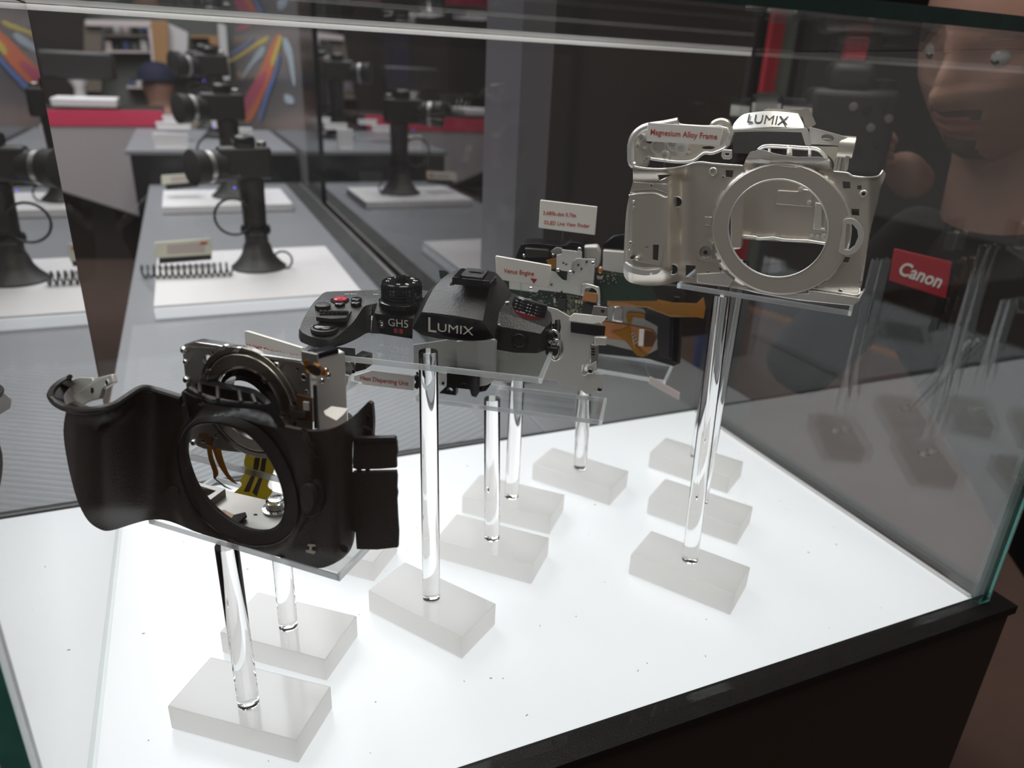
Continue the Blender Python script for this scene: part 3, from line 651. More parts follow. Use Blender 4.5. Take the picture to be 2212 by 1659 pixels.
# hot shoe under its cover
def hz(name, pts, z, m, par, th, **k): return zslab(name, [pts], z, m, par, th=th, **k)
hz('hot_shoe', [(976, 599), (998, 580), (1035, 581), (1068, 587), (1074, 594), (1073, 602), (1058, 607), (1015, 603)], .2262, 'gloss', tcv, 4, bevel=.5)
hz('shoe_cover', [(993, 594), (1009, 578), (1056, 582), (1042, 600)], .2275, 'deck', tcv, 1.4, bevel=.3)
hz('shoe_rail', [(978, 598), (996, 579.5), (1004, 579), (990, 599)], .2282, 'gloss', tcv, 2, bevel=.3)
hz('shoe_rail', [(1043, 606), (1057, 585), (1070, 588), (1072, 594), (1058, 607)], .2282, 'gloss', tcv, 2, bevel=.3)
hz('cover_relief', [(1012, 586), (1018, 581), (1045, 583.5), (1043, 589.5)], .2280, 'black', tcv, .6, bevel=.15)
hz('cover_relief', [(1016, 585.5), (1020, 582.5), (1041, 584.5), (1039, 588)], .2283, 'deck', tcv, .4, bevel=.1)
for x, y in ((977, 609), (975, 613), (1036, 616), (1034, 620)):
    hz('mic_slot', [(x-4, y), (x+5, y-.6), (x+6, y+1.2), (x-3, y+1.8)], .2216 if y < 612 else .2206, 'dark', tcv, .5)
# mode dial
def knurled(name, base, axis, r, h, par, teeth=36, rows=4, skirt=None):
    ax = Vector(axis).normalized(); prof = [(0, r*.97)]
    for i in range(rows*2+1): prof.append((h*.08+h*.72*i/(rows*2), r*(1.0 if i % 2 else .955)))
    prof += [(h*.86, r*.97), (h*.95, r*.95), (h, r*.90), (h*1.0, r*.5)]
    return lathe(name, base, ax, prof, 'gloss', par, n=teeth*2, smooth=20, wob=lambda i, hh: 1.0 if i % 2 or hh > h*.84 or hh < h*.05 else .955)
c1 = at_z(868, 650, .2045)
lathe('dial_skirt', c1, (0, 0, 1), [(-2, 13.4), (.6, 13.4), (1.0, 12.8)], 'gloss', tcv, n=48)
knurled('mode_dial', c1+Vector((0, 0, .001)), (0, 0, 1), 12.1, 11.0, tcv)
top = c1+Vector((0, 0, .0121))
lathe('dial_lock', top, (0, 0, 1), [(0, 4.3), (.2, 4.3), (.25, 3.2), (2.4, 3.2), (2.8, 2.9)], 'gloss', tcv, n=28)
for i, s in enumerate(('M', 'S', 'A', 'P', 'iA', 'EX', 'C', 'C', 'C')):
    a = math.radians(-110+36*i-8); q = top+Vector((math.cos(a), math.sin(a), 0))*.0080+Vector((0, 0, -.00005))
    mt = Matrix.Translation(q) @ Matrix.Rotation(a+PI/2, 4, 'Z')
    text('dial_mark', s, mt, 1.7 if len(s) == 1 else 2.6, 'white', tcv, bold=.02, th=.3)
# front left dial with its red ring
b2, t2 = TP(1139, 679, 48), TP(1147, 652, 50)
ax = (t2-b2); hh = ax.length*1000
lathe('red_ring', b2-ax.normalized()*.0008, ax, [(-1, 10.6), (1.2, 10.6), (1.4, 10)], 'redring', tcv, n=48)
knurled('drive_dial', b2+ax.normalized()*.0006, ax, 10.3, hh, tcv, rows=3)
axn = ax.normalized(); ta = b2+axn*((hh+.75)/1000); e1 = FT.U-axn*FT.U.dot(axn); e1.normalize(); e2 = axn.cross(e1)
lathe('dial_cap', b2+axn*((hh+.55)/1000), axn, [(0, 8.9), (.15, 8.9), (.2, 8.6)], 'gloss', tcv, n=40)
for i, a in enumerate((115, 150, 180, 210, 240)):
    a = math.radians(a); q = ta+(e1*math.cos(a)+e2*math.sin(a))*.0068
    mt = Matrix((e1, e2, axn)).transposed().to_4x4(); mt.translation = q
    if i < 3:
        o = [(-1.2, -.8), (1.2, -.8), (1.2, .8), (-1.2, .8)]; inn = [(-.8, -.45), (.8, -.45), (.8, .45), (-.8, .45)]
        V, Fc = slab_vf([o, inn], lambda x, y: mt @ Vector((x/1000, y/1000, .0001)), axn*-.0001)
    else:
        V, Fc = slab_vf([ell(0, 0, 1.2, 1.2, 18), ell(0, 0, .75, .75, 14)], lambda x, y: mt @ Vector((x/1000, y/1000, .0001)), axn*-.0001)
    mk('drive_mark', V, Fc, 'white', tcv)
# buttons on the grip top
def btn(name, px, py, z, r, h, m, ry=None, par=tcv):
    c = at_z(px, py, z); return lathe(name, c, (0, 0, 1), [(-1.5, r), (h*.6, r), (h, r*.85), (h*1.12, r*.4)], m, par, n=28)
btn('record_ring', 734, 648, zf(648)+.0002, 5.4, .3, 'gloss'); btn('record_button', 735, 647, zf(647)+.0006, 3.9, .9, 'red')
text('button_mark', 'REC', Matrix.Translation(at_z(735, 646, zf(647)+.0018)), 3.4, 'dred', tcv, th=.2)
btn('round_button', 770, 647, zf(647)+.0006, 3.1, .9, 'gloss'); btn('round_button', 769, 655, zf(655)+.0008, 3.1, .9, 'gloss')
btn('round_button', 734, 657, zf(657)+.0004, 3.0, .9, 'gloss'); btn('function_button', 697, 660, zf(660)+.0008, 4.4, .9, 'black')
hz('front_dial_bed', [(682, 684), (690, 672), (752, 674), (760, 671), (748, 686), (715, 688)], zf(678)+.0012, 'black', tcv, 2.5, bevel=.4)
hz('dial_slot', [(690, 678), (697, 671), (751, 670), (744, 676)], zf(675)+.0016, 'dark', tcv, .6)
FD = Fr(at_z(722, 674, zf(674)+.0014), -18)
for i in range(7): lathe('front_dial_tooth', FD.W(-7+i*2.3, .2, .4), (0, -1, .25), [(-2, 1.0), (2, 1.0), (2.3, .6)], 'black', tcv, n=8)
c_ = at_z(701, 707, zf(707)+.0006)
lathe('shutter_collar', c_, (0, 0, 1), [(-2, 7.6), (0, 7.6), (.4, 6.8)], 'black', tcv, n=40)
lathe('shutter_button', c_, (0, 0, 1), [(-1, 6.3), (1.0, 6.3), (1.6, 5.4), (1.9, 3.0), (1.95, .5)], 'gloss', tcv, n=40)
text('print', 'WB ISO', Matrix.Translation(at_z(757, 635, zf(635)+.0002)) @ Matrix.Rotation(math.radians(165), 4, 'Z'), 7, 'white', tcv, th=.1)
text('print', 'ON', Matrix.Translation(at_z(812, 636, zf(636)+.0002)) @ Matrix.Rotation(math.radians(165), 4, 'Z'), 3, 'white', tcv, th=.1)
hz('index_mark', [(1091, 651), (1099, 650), (1100, 652.5), (1092, 653.5)], .2105, 'white', tcv, .5)
# strap lug
lg = TP(1196, 728, 42)
lathe('lug_boss', TP(1189, 722, 42), FT.U, [(-2, 3.4), (1.5, 3.4), (2, 2.6)], 'black', tcv, n=20)
tube('lug_eye', [lg+FT.U*(.0032*math.cos(a))+FT.V*(.0042*math.sin(a))+FT.N*.001 for a in [2*PI*i/20 for i in range(20)]], .9, 'chrome', tcv, closed=True)
tube('split_ring', [lg+FT.U*(.0018+.0028*math.cos(a))+FT.V*(-.0068+.0062*math.sin(a))+FT.N*.002 for a in [2*PI*i/24 for i in range(24)]], .65, 'chrome', tcv, closed=True)
tube('split_ring', [lg+FT.U*(.0026+.0028*math.cos(a))+FT.V*(-.0072+.0062*math.sin(a))+FT.N*-.001 for a in [2*PI*i/24 for i in range(24)]], .65, 'chrome', tcv, closed=True)
slab('lug_sleeve', FT, [[(1176, 749), (1206, 752), (1203, 770), (1178, 768)]], 'black', tcv, d=-38, th=5, bevel=.8)
for x, y in ((1207, 692), (1201, 700)): tube('side_cover', [TP(x-3, y, 50), TP(x-1, y+14, 48), TP(x-4, y+30, 46)], 1.6, 'black', tcv)

# ---------------------------------------------------------------- sensor module on its little clear stand
FSn = Fr(at_z(700, 862, .152), -41)
sn = thing('sensor_module', 'small steel sensor module with black blocks, left of the heat sheet label', 'camera part')
slab('module_frame', FSn, [[(655, 765), (676, 768), (690, 764), (755, 783), (762, 795), (768, 802), (756, 812), (752, 822), (748, 838), (738, 842), (728, 838), (727, 812), (735, 800), (700, 790), (680, 784), (660, 790)]], 'steel', sn, th=4, bevel=.3)
slab('silver_bar', FSn, [[(687, 767), (743, 783), (742, 792), (688, 777)]], 'screw', sn, d=2, th=3, bevel=.4)
slab('black_block', FSn, [[(690, 757), (752, 762), (753, 780), (745, 783), (690, 767)]], 'chip', sn, d=-2, th=8, bevel=.3)
slab('black_block', FSn, [[(767, 767), (790, 772), (790, 798), (768, 804)]], 'chip', sn, d=1, th=8, bevel=.3)
slab('foot_bracket', FSn, [[(725, 806), (753, 812), (750, 830), (745, 841), (735, 842), (727, 836)]], 'steel2', sn, d=4, th=2, bevel=.3)
screw(FSn, 742, 834, 4.2, 1.1, sn)
hole(FSn, 763, 803, 1.4, 1.0, sn)

# ---------------------------------------------------------------- heat dispersing sheet
FH = Fr(at_z(1180, 884, .131), -35)
hs = thing('heat_sink_sheet', 'bent light grey steel heat sheet with black plastic holder, behind the black top cover', 'camera part')
slab('main_sheet', FH, [[(893, 792), (893, 745), (960, 735), (1080, 700), (1150, 655), (1203, 668), (1231, 684), (1300, 697), (1306, 722), (1276, 743), (1274, 786), (1257, 788), (1255, 807), (1262, 812), (1270, 807), (1304, 808), (1302, 846), (1281, 847), (1279, 852), (1265, 851), (1249, 838), (1210, 834), (1205, 823), (1171, 819), (1107, 814), (1106, 827), (1062, 822), (1052, 832), (1030, 836), (1028, 800), (960, 796)]], 'steel2', hs, th=1.0, bevel=.25)
slab('fold_box', FH, [[(985, 738), (1050, 728), (1070, 735), (1070, 822), (1052, 832), (1030, 836), (1028, 803), (988, 800)]], 'steel2', hs, d=6, th=6, bevel=.5)
slab('black_pad', FH, [[(1233, 696), (1308, 705), (1306, 725), (1288, 726), (1233, 718)]], 'chip', hs, d=.6, th=.5)
slab('ledge', FH, [[(1231, 684), (1240, 677), (1312, 684), (1304, 695), (1279, 700), (1228, 693)]], 'steel2', hs, d=7, th=1, dfun=lambda x, y: -(700-y)*.1, bevel=.2)
slab('screw_tab', FH, [[(1282, 661), (1312, 664), (1312, 682), (1278, 679)]], 'steel', hs, d=5, th=1, bevel=.2)
hole(FH, 1302, 672, 5.1, 1.1, hs)
slab('side_tab', FH, [[(1283, 728), (1311, 729), (1310, 747), (1284, 746)]], 'steel2', hs, d=3, th=3, bevel=.8)
slab('connector_block', FH, [[(1277, 744), (1292, 748), (1290, 800), (1276, 798)]], 'steel', hs, d=-1, th=5, bevel=.3)
for y in (752, 758, 764): slab('contact', FH, [[(1277, y), (1285, y+1), (1285, y+4), (1277, y+3)]], 'dark', hs, d=-.8, th=.6)
slab('hook_plate', FH, [[(1269, 792), (1288, 780), (1290, 800), (1285, 803), (1268, 798)]], 'steel2', hs, d=1.5, th=1, bevel=.2)
hole(FH, 1295, 842, .2, 1.2, hs, rim='steel'); hole(FH, 1275, 802, 2, 1.2, hs, rim='steel')
slab('black_holder', FH, [[(965, 797), (1035, 803), (1035, 849), (1028, 859), (1018, 856), (1014, 842), (986, 839), (985, 855), (948, 850), (964, 835)], ell(972, 844, 6, 6, 20), ell(1002, 832, 3.5, 3.5, 14)], 'gloss', hs, d=8, th=5, bevel=.4)
slab('black_holder_arm', FH, [[(1036, 824), (1060, 831), (1050, 845), (1036, 848)]], 'gloss', hs, d=3, th=3, bevel=.4)
slab('black_clip', FH, [[(892, 815), (900, 811), (908, 813), (908, 834), (901, 842), (891, 836), (898, 826)]], 'gloss', hs, d=6, th=5, bevel=.5)
slab('silver_tab', FH, [[(946, 803), (965, 807), (962, 836), (948, 833)]], 'steel2', hs, d=9, th=1, bevel=.3)
hole(FH, 957, 828, 9.2, 1.0, hs); hole(FH, 901, 806, .4, .8, hs)

# ---------------------------------------------------------------- circuit board with viewfinder
FP = Fr((.2105, .458, .142), -35)
pb = thing('circuit_board', 'green circuit board with chips and a grey shield plate, behind the heat sheet', 'camera part')
slab('board', FP, [[(948, 583), (962, 585), (968, 590), (985, 589), (1000, 597), (1100, 602), (1200, 578), (1290, 588), (1400, 602), (1420, 650), (1312, 650), (1312, 690), (1250, 695), (1200, 680), (1100, 655), (955, 604), (950, 600)]], 'pcb', pb, th=1.6)
slab('shield_plate', FP, [[(1234, 570), (1246, 558), (1286, 560), (1282, 615), (1270, 632), (1256, 639), (1230, 634), (1164, 626), (1160, 632), (1100, 624), (1100, 585), (1189, 585), (1200, 588), (1208, 598), (1215, 605), (1224, 607), (1226, 585)]], 'steel2', pb, d=3, th=1, bevel=.2)
slab('white_plate', FP, [[(1213, 539), (1257, 544), (1257, 557), (1246, 558), (1236, 566), (1233, 582), (1225, 586), (1213, 584), (1202, 577), (1202, 551), (1213, 548)]], 'silver2', pb, d=6, th=1, bevel=.2)
for x, y in ((1252, 538), (1205, 583), (1232, 588), (1281, 568), (1147, 623)): screw(FP, x, y, 6.3, 1.3, pb)
for x, y in ((1217, 568), (1223, 571), (1249, 573), (1256, 581), (1267, 566), (1239, 588), (1191, 615), (1213, 631)): hole(FP, x, y, 3.6 if x > 1230 or y > 600 else 6.2, .7, pb)
slab('copper_tab', FP, [[(1263, 630), (1291, 634), (1289, 654), (1256, 649)]], 'copper', pb, d=5, th=.8, bevel=.2)
slab('steel_hook', FP, [sm([(1257, 640, 1), (1256, 618), (1262, 612), (1290, 619), (1296, 626), (1297, 660, 1), (1290, 660, 1), (1289, 628), (1266, 622), (1264, 640, 1)], 3)], 'screw', pb, d=5, th=3, bevel=.5)
slab('chip', FP, [[(1204, 645), (1223, 646), (1222, 668), (1204, 666)]], 'chip', pb, d=3, th=3, bevel=.2)
slab('chip', FP, [[(1260, 655), (1282, 660), (1280, 680), (1256, 676)]], 'chip', pb, d=3, th=3, bevel=.2)
slab('chip', FP, [[(1289, 596), (1303, 598), (1300, 604), (1290, 603)]], 'steel', pb, d=3, th=3, bevel=.2)
slab('capacitor', FP, [[(1292, 577), (1302, 577), (1300, 593), (1292, 592)]], 'copper', pb, d=4, th=4, bevel=1.2)
slab('capacitor', FP, [[(1196, 646), (1200, 646), (1200, 655), (1196, 655)]], 'tin', pb, d=3, th=2, bevel=.3)
smd = []
random.seed(11)
for r in range(13):
    for c in range(17):
        if random.random() < .25: continue
        x, y = 1225+c*2.6+r*.2, 637+r*4.0+c*.45
        if (1256 < x) and y > 652 and r > 4: continue
        if y > 688: continue
        smd.append(slab('p', FP, [[(x, y), (x+1.5, y+.2), (x+1.5, y+2.2), (x, y+2)]], 'tin', d=.7, th=.7))
for r in range(46):
    x, y = random.uniform(1130, 1215), random.uniform(632, 660)
    if y > 640+(x-1130)*.3+4: continue
    smd.append(slab('p', FP, [[(x, y), (x+2, y+.3), (x+2, y+2), (x, y+1.8)]], 'tin', d=.7, th=.8))
for r in range(60):
    x, y = random.uniform(1202, 1250), random.uniform(668, 684)
    smd.append(slab('p', FP, [[(x, y), (x+2, y+.3), (x+2, y+3), (x, y+2.8)]], 'tin', d=.7, th=.8))
for r in range(26):
    x, y = random.uniform(1296, 1330), random.uniform(575, 612)
    smd.append(slab('p', FP, [[(x, y), (x+2, y+.3), (x+2, y+2), (x, y+1.8)]], 'tin', d=.7, th=.8))
o = join('solder_components', smd, pb); o['kind'] = 'stuff'
for i in range(3): slab('capacitor', FP, [[(1243+i*6, 648+i), (1247+i*6, 648.6+i), (1247+i*6, 655+i), (1243+i*6, 654.4+i)]], 'tin', pb, d=2, th=1.4, bevel=.2)
ev = thing('viewfinder_module', 'black electronic viewfinder module behind the upper edge of the green circuit board', 'camera part')
slab('housing', FP, [sm([(1113, 572), (1118, 545), (1127, 527, 1), (1160, 526), (1215, 531), (1232, 523), (1255, 526), (1262, 533, 1), (1262, 560, 1), (1200, 560), (1190, 580, 1), (1150, 566)], 3)], 'gloss', ev, d=-3, th=18, bevel=1)
slab('eyecup_lens', FP, [[(1132, 536), (1186, 540), (1188, 556), (1138, 556)]], 'black', ev, d=1, th=5, bevel=1)
slab('flex_cable', FP, [[(1180, 562), (1202, 556), (1202, 580), (1188, 582)]], 'flex', ev, d=2.2, th=.6)
slab('clip', FP, [[(1189, 543), (1202, 534), (1214, 536), (1211, 547), (1195, 550)]], 'steel', ev, d=4, th=1, bevel=.2)
screw(FP, 1195, 551, 4, 1.1, ev); screw(FP, 1132, 552, 1, 1.1, ev)
slab('grey_housing', FP, [[(1258, 533), (1290, 531), (1297, 545), (1294, 575), (1285, 580), (1285, 560), (1258, 556)]], 'steel2', ev, d=-4, th=8, bevel=1.2)
rear = thing('rear_screen_unit', 'black rear screen unit with orange flex sheet, under the magnesium front frame', 'camera part')
FR = Fr((.300, .462, .109), -35)
slab('screen_back', FR, [[(1290, 650), (1407, 612), (1470, 618), (1480, 640), (1476, 670), (1470, 785), (1455, 792), (1400, 776), (1292, 765)]], 'black', rear, th=6, bevel=.6)
slab('steel_back', FR, [[(1296, 672), (1330, 655), (1390, 668), (1420, 705), (1420, 755), (1400, 765), (1296, 740)]], 'steel', rear, d=1.2, th=1)
slab('orange_sheet', FR, [[(1299, 695), (1345, 700), (1409, 713), (1420, 728), (1407, 757), (1398, 766), (1384, 764), (1350, 736), (1299, 730)]], 'copper', rear, d=2.4, th=.6)
slab('orange_strip', FR, [sm([(1360, 700, 1), (1366, 735), (1388, 760, 1), (1400, 768, 1), (1376, 768), (1352, 738), (1320, 716, 1), (1345, 712)], 3)], 'flex', rear, d=3.2, th=.4)
for i in range(4): tube('trace', [FR.P(1372+i*2, 716+i*7, 3.1), FR.P(1364+i*1.5, 722+i*7, 3.1), FR.P(1368+i, 730+i*7, 3.1)], .35, 'steel', rear)
slab('socket', FR, [[(1381, 712), (1392, 713), (1389, 748), (1379, 747)]], 'tag', rear, d=4.4, th=2, bevel=.3)
slab('chip', FR, [[(1393, 716), (1410, 719), (1419, 731), (1409, 749), (1391, 749)]], 'flexd', rear, d=3.4, th=.6)
slab('silver_block', FR, [[(1326, 663), (1345, 661), (1345, 698), (1322, 694)]], 'screw', rear, d=4, th=3, bevel=1)
slab('flex_loop', FR, [sm([(1352, 680), (1360, 676), (1390, 680), (1390, 688), (1366, 686), (1364, 700), (1356, 698)], 4)], 'flex', rear, d=3.6, th=.5)
slab('side_rail', FR, [[(1455, 640), (1470, 642), (1464, 785), (1450, 780)]], 'gloss', rear, d=2, th=3, bevel=.4)
slab('dark_panel', FR, [[(1395, 668), (1448, 668), (1446, 775), (1424, 770), (1420, 705), (1392, 690)]], 'chip', rear, d=2, th=2, bevel=.3)
slab('wide_flex_cable', FR, [[(1313, 621), (1384, 636), (1407, 645), (1453, 654), (1505, 656), (1520, 642), (1524, 665), (1520, 688), (1505, 685), (1450, 685), (1398, 665), (1313, 661)]], 'flex', rear, d=8, th=.5, dfun=lambda x, y: 3*math.sin((x-1310)/45), step=10, smooth=60)
slab('cable_socket', FR, [[(1304, 616), (1314, 617), (1313, 661), (1301, 659)]], 'tag', rear, d=9, th=2, bevel=.2)
slab('dark_box', FR, [[(1300, 530), (1325, 510), (1352, 505), (1355, 545), (1303, 541)]], 'gloss', rear, d=-8, th=8, bevel=.5)
slab('steel_box', FR, [[(1303, 541), (1355, 545), (1355, 592), (1302, 583)]], 'steel2', rear, d=-3, th=10, bevel=.5)
slab('gold_socket', FR, [[(1328, 610), (1362, 614), (1362, 626), (1332, 622)]], 'copper', rear, d=7, th=3, bevel=.5)

# ---------------------------------------------------------------- label plates on thin rods
def label_tag(label, px, words, fr, d, rod=None, m='tag', tri=None, size=None):
    t = thing('label_plate', label, 'label', 'white label plates above the parts')
    slab('plate', fr, [px], m, t, d=d, th=2.2, bevel=.35)
    for s, x, y, x0, x1 in words:
        text('printed_text', s, fmat(fr, x, y, d+.12), wid(fr, x0, x1, y, d), 'redink', t, th=.12, bold=.003, hscale=1.1)
    if tri: slab('arrow_mark', fr, [tri], 'dred', t, d=d+.15, th=.15)
    if rod: tube('rod', [fr.P(rod[0], rod[1], d-1), fr.P(rod[2], rod[3], d-1)], .75, 'acrylicp', t)
    return t
label_tag('cream label plate with a red down-pointing triangle, above the right dial of the black cover', [(1070, 553), (1190, 574), (1189, 604), (1185, 622), (1072, 603)], [('Venus Engine', 1120.5, 589, 1088, 1153)], FT, -70, (1125, 612, 1127, 655), tri=[(1146, 601), (1160, 603), (1153, 612)])
label_tag('cream label plate with two lines of red text, highest in the middle', [(1167, 432), (1290, 447), (1285, 508), (1163, 492)], [('3,680k-dot 0.76x', 1209, 463, 1174, 1246), ('OLED Live View Finder', 1224, 484, 1174, 1273)], FP, 4, (1217, 500, 1214, 532))
label_tag('cream label plate partly hidden behind the grip, above the lens mount unit', [(527, 716), (534, 716), (652, 752), (652, 768), (655, 774), (530, 745)], [('10.2MP Digital Live MOS', 592, 762, 534, 650)], Fr(at_z(590, 800, .152), -46), -8, None)
label_tag('cream label plate standing low, left of the black plastic holder', [(764, 812), (802, 801), (800, 800), (893, 813), (893, 844), (766, 829)], [('Heat Dispersing Unit', 830, 824, 778, 882)], Fr(at_z(830, 880, .131), -35), 2, None)
label_tag('blank pinkish label plate hanging on a thread, right of the rear screen unit', [(1404, 814), (1469, 850), (1467, 865), (1401, 828)], [], FR, 10, (1386, 766, 1402, 815), m='tagb')

# ---------------------------------------------------------------- magnesium frames
FG = Fr(at_z(1640, 655, .2125), -46)
g1 = lambda pts: [((1300+p[0]/3.318, 200+p[1]/3.318) + ((1,) if len(p) > 2 else ())) for p in pts]
mg = thing('magnesium_front_frame', 'silver magnesium front frame with a large round lens opening, on the tall leaning rod', 'camera part')
GO = g1([(225, 515, 1), (240, 532), (330, 545), (440, 548), (560, 535), (690, 500), (800, 510), (960, 522, 1), (1012, 530, 1), (1028, 490), (1045, 455), (1085, 420), (1250, 440), (1400, 468), (1550, 476), (1615, 470), (1640, 492), (1648, 545), (1662, 568, 1), (1760, 578), (1800, 600), (1900, 606), (1975, 600), (2003, 572), (2016, 556, 1), (2036, 585), (2020, 630), (1995, 700), (1975, 800), (1935, 950), (1900, 1150), (1870, 1350), (1850, 1425), (1882, 1415, 1), (1845, 1480), (1795, 1520), (1600, 1505), (1400, 1480), (1100, 1430), (900, 1395), (680, 1372), (560, 1352), (440, 1380), (330, 1384), (240, 1372), (180, 1345), (156, 1290), (158, 1150), (165, 1000), (176, 850), (200, 720), (222, 640), (222, 560)])
GH = [p for p in ell(1300+1265/3.318, 200+972/3.318, 108, 106, 56)]
GR = ell(1300+1292/3.318, 200+977/3.318, 149, 141, 64)
def slot(pts): return g1(pts)
cut = [slot([(885, 555), (945, 558), (935, 610), (890, 606)]), slot([(1725, 636), (1780, 640), (1782, 690), (1730, 690)]), slot([(1832, 665), (1862, 665), (1862, 698), (1832, 696)]),
       slot([(1788, 832), (1845, 835), (1845, 885), (1792, 880)]), slot([(1730, 1176), (1782, 1180), (1765, 1225), (1712, 1215)]), slot([(365, 1090), (410, 1090), (402, 1210), (362, 1200)]),
       g1([(1755, 940), (1800, 945), (1832, 985), (1838, 1040), (1815, 1100), (1775, 1130), (1735, 1125)]), slot([(600, 1236), (672, 1240), (668, 1330), (598, 1325)]),
       g1([(1545, 1385), (1590, 1350), (1615, 1352), (1570, 1392)]), g1([(400, 590), (495, 590), (410, 632)]), g1([(832, 1255), (850, 1255), (890, 1310), (865, 1305)])]
def gd(x, y):
    X, Y = (x-1300)*3.318, (y-200)*3.318; d = 0
    g = 1-ss(440, 640, X)
    d += 17*g-6*(1-ss(150, 215, X))
    d -= 5*ss(1250, 1370, Y)*g
    d += 3*g*(1-ss(560, 640, Y))
    r = math.hypot((X-1292)/1.057, Y-977); k = ss(450, 482, r)
    d += 3.5*(1-k)
    d -= 14*ss(1850, 2030, X)**1.5
    d += 3.0*ss(1380, 1470, Y)*ss(700, 900, X)*k
    if Y < 560 and 1020 < X < 1650: d += 4*(1-ss(470, 560, Y))*k
    # finger groove beside the grip
    d -= 3.5*math.exp(-((X-560)/45)**2)*ss(560, 640, Y)*(1-ss(1200, 1300, Y))
    return d
slab('frame_shell', FG, [sm(GO, 3), GH]+cut, 'silver', mg, step=7, dfun=gd, th=1.8, smooth=40)
slab('mount_ring', FG, [GR, GH], 'silver', mg, d=4.9, th=1.6, bevel=.5)
tube('ring_bead', [FG.P(x, y, 4.4) for x, y in GR], .4, 'silver2', mg, closed=True)
tube('opening_bead', [FG.P(x, y, 4.9) for x, y in GH], .45, 'silver2', mg, closed=True)
# saddle on top
slab('saddle_face', FG, [sm(g1([(1040, 470, 1), (1120, 408), (1250, 440), (1400, 462), (1560, 462), (1612, 478, 1), (1600, 492), (1450, 500), (1250, 488), (1100, 468)]), 3)], 'silver2', mg, step=9, dfun=lambda x, y: gd(x, y)+2.2, th=1.5, smooth=50)
slab('saddle_lip', FG, [sm(g1([(1042, 470, 1), (1100, 470), (1250, 492), (1450, 504), (1630, 496, 1), (1640, 545, 1), (1500, 545), (1300, 530), (1150, 508), (1028, 492, 1)]), 3)], 'silver2', mg, step=9, dfun=lambda x, y: gd(x, y)+1.6, th=1.5, smooth=50)
sad2 = g1([(1120, 408), (1170, 380), (1300, 382), (1450, 392), (1540, 400), (1590, 440), (1615, 472)])
join('saddle_rail', [tube('a', [FG.P(x, y, -9) for x, y in sm(sad2, 4, closed=False)], .7, 'silver2'), tube('b', [FG.P(x, y+4, -4) for x, y in sm(sad2, 4, closed=False)], .5, 'silver2')], mg)
for X in (1200, 1345, 1490): tube('saddle_rib', [FG.P(1300+X/3.318, 200+396/3.318, -8), FG.P(1300+X/3.318, 200+450/3.318, 4)], .8 if X != 1345 else 1.5, 'silver2', mg)
# top edge bead, grip panel, bosses
tube('edge_bead', [FG.P(x, y, gd(x, y)+.4) for x, y in sm(g1([(225, 515), (240, 532), (330, 545), (440, 548), (560, 535), (690, 500), (800, 510), (960, 522), (1010, 526)]), 3, closed=False)], .55, 'silver2', mg)
tube('edge_bead', [FG.P(x, y, gd(x, y)+.4) for x, y in sm(g1([(1662, 568), (1760, 578), (1800, 600), (1900, 610), (1975, 603), (2005, 575), (2016, 556)]), 3, closed=False)], .6, 'silver2', mg)
slab('grip_panel', FG, [g1([(228, 640), (500, 655), (470, 722), (380, 690), (225, 700)])], 'silver', mg, step=9, dfun=lambda x, y: gd(x, y)+.9, th=1.2, smooth=40, bevel=.25)
slab('grip_panel', FG, [g1([(205, 715), (380, 715), (470, 745), (455, 1090), (420, 1240), (170, 1200), (165, 1060), (182, 860)]), cut[5], ell(1300+322/3.318, 200+1110/3.318, 3.4, 4, 14)], 'silver', mg, step=9, dfun=lambda x, y: gd(x, y)+.8, th=1, smooth=40, bevel=.25)
slab('grip_block', FG, [g1([(190, 1130), (355, 1150), (345, 1240), (200, 1225)])], 'silver', mg, dfun=lambda x, y: gd(1350, y)+3.5, th=3.5, bevel=.5)
slab('block_ledge', FG, [g1([(190, 1124), (362, 1146), (356, 1160), (198, 1140)])], 'silver2', mg, dfun=lambda x, y: gd(1350, y)+5, th=3.5, bevel=.4)
slab('grip_foot', FG, [sm(g1([(165, 1215, 1), (230, 1255), (330, 1272), (418, 1262, 1), (400, 1300), (300, 1312), (200, 1290), (162, 1262)]), 3)], 'silver2', mg, dfun=lambda x, y: gd(x, 540)+1.5, th=3, step=9, bevel=.5)
tube('panel_bead', [FG.P(x, y, gd(x, y)+.8) for x, y in sm(g1([(195, 735), (290, 722), (380, 722), (450, 752), (470, 750)]), 3, closed=False)], .4, 'silver2', mg)
def boss(X, Y, r, h, m='silver', hr=None, mm='dark'):
    x, y = 1300+X/3.318, 200+Y/3.318; p = FG.P(x, y, gd(x, y))
    lathe('boss', p, FG.N, [(-1, r), (h, r), (h+.3, r*.85)]+([(h+.3, hr*1.05), (-.1, hr)] if hr else [(h+.5, r*.4)]), m, mg, n=24)
    if hr: lathe('hole', p+FG.N*.0002, FG.N, [(-.5, hr), (h*.5, hr)], mm, mg, n=20)
boss(798, 565, 2.3, .8, 'silver2', 1.3, 'silver'); boss(540, 782, 3.2, .6, 'silver', 2.6); boss(512, 1266, 3.4, .5, 'silver', 2.6)
boss(1876, 725, 2.0, .6, 'silver2', .9); boss(232, 780, .9, .8, 'silver2'); boss(231, 826, 1.0, .8, 'silver2', .5); boss(209, 1076, 1.1, .9, 'silver2', .4); boss(264, 1178, 1.1, 4.4, 'silver2')
boss(227, 1172, .9, 4.2, 'dark'); boss(360, 665, 1.1, 1.4, 'silver2', .6); boss(1708, 1425, 1.3, .5, 'silver2', .9); boss(870, 606, .8, .4, 'silver2', .5); boss(764, 1283, .8, .4, 'silver2', .5)
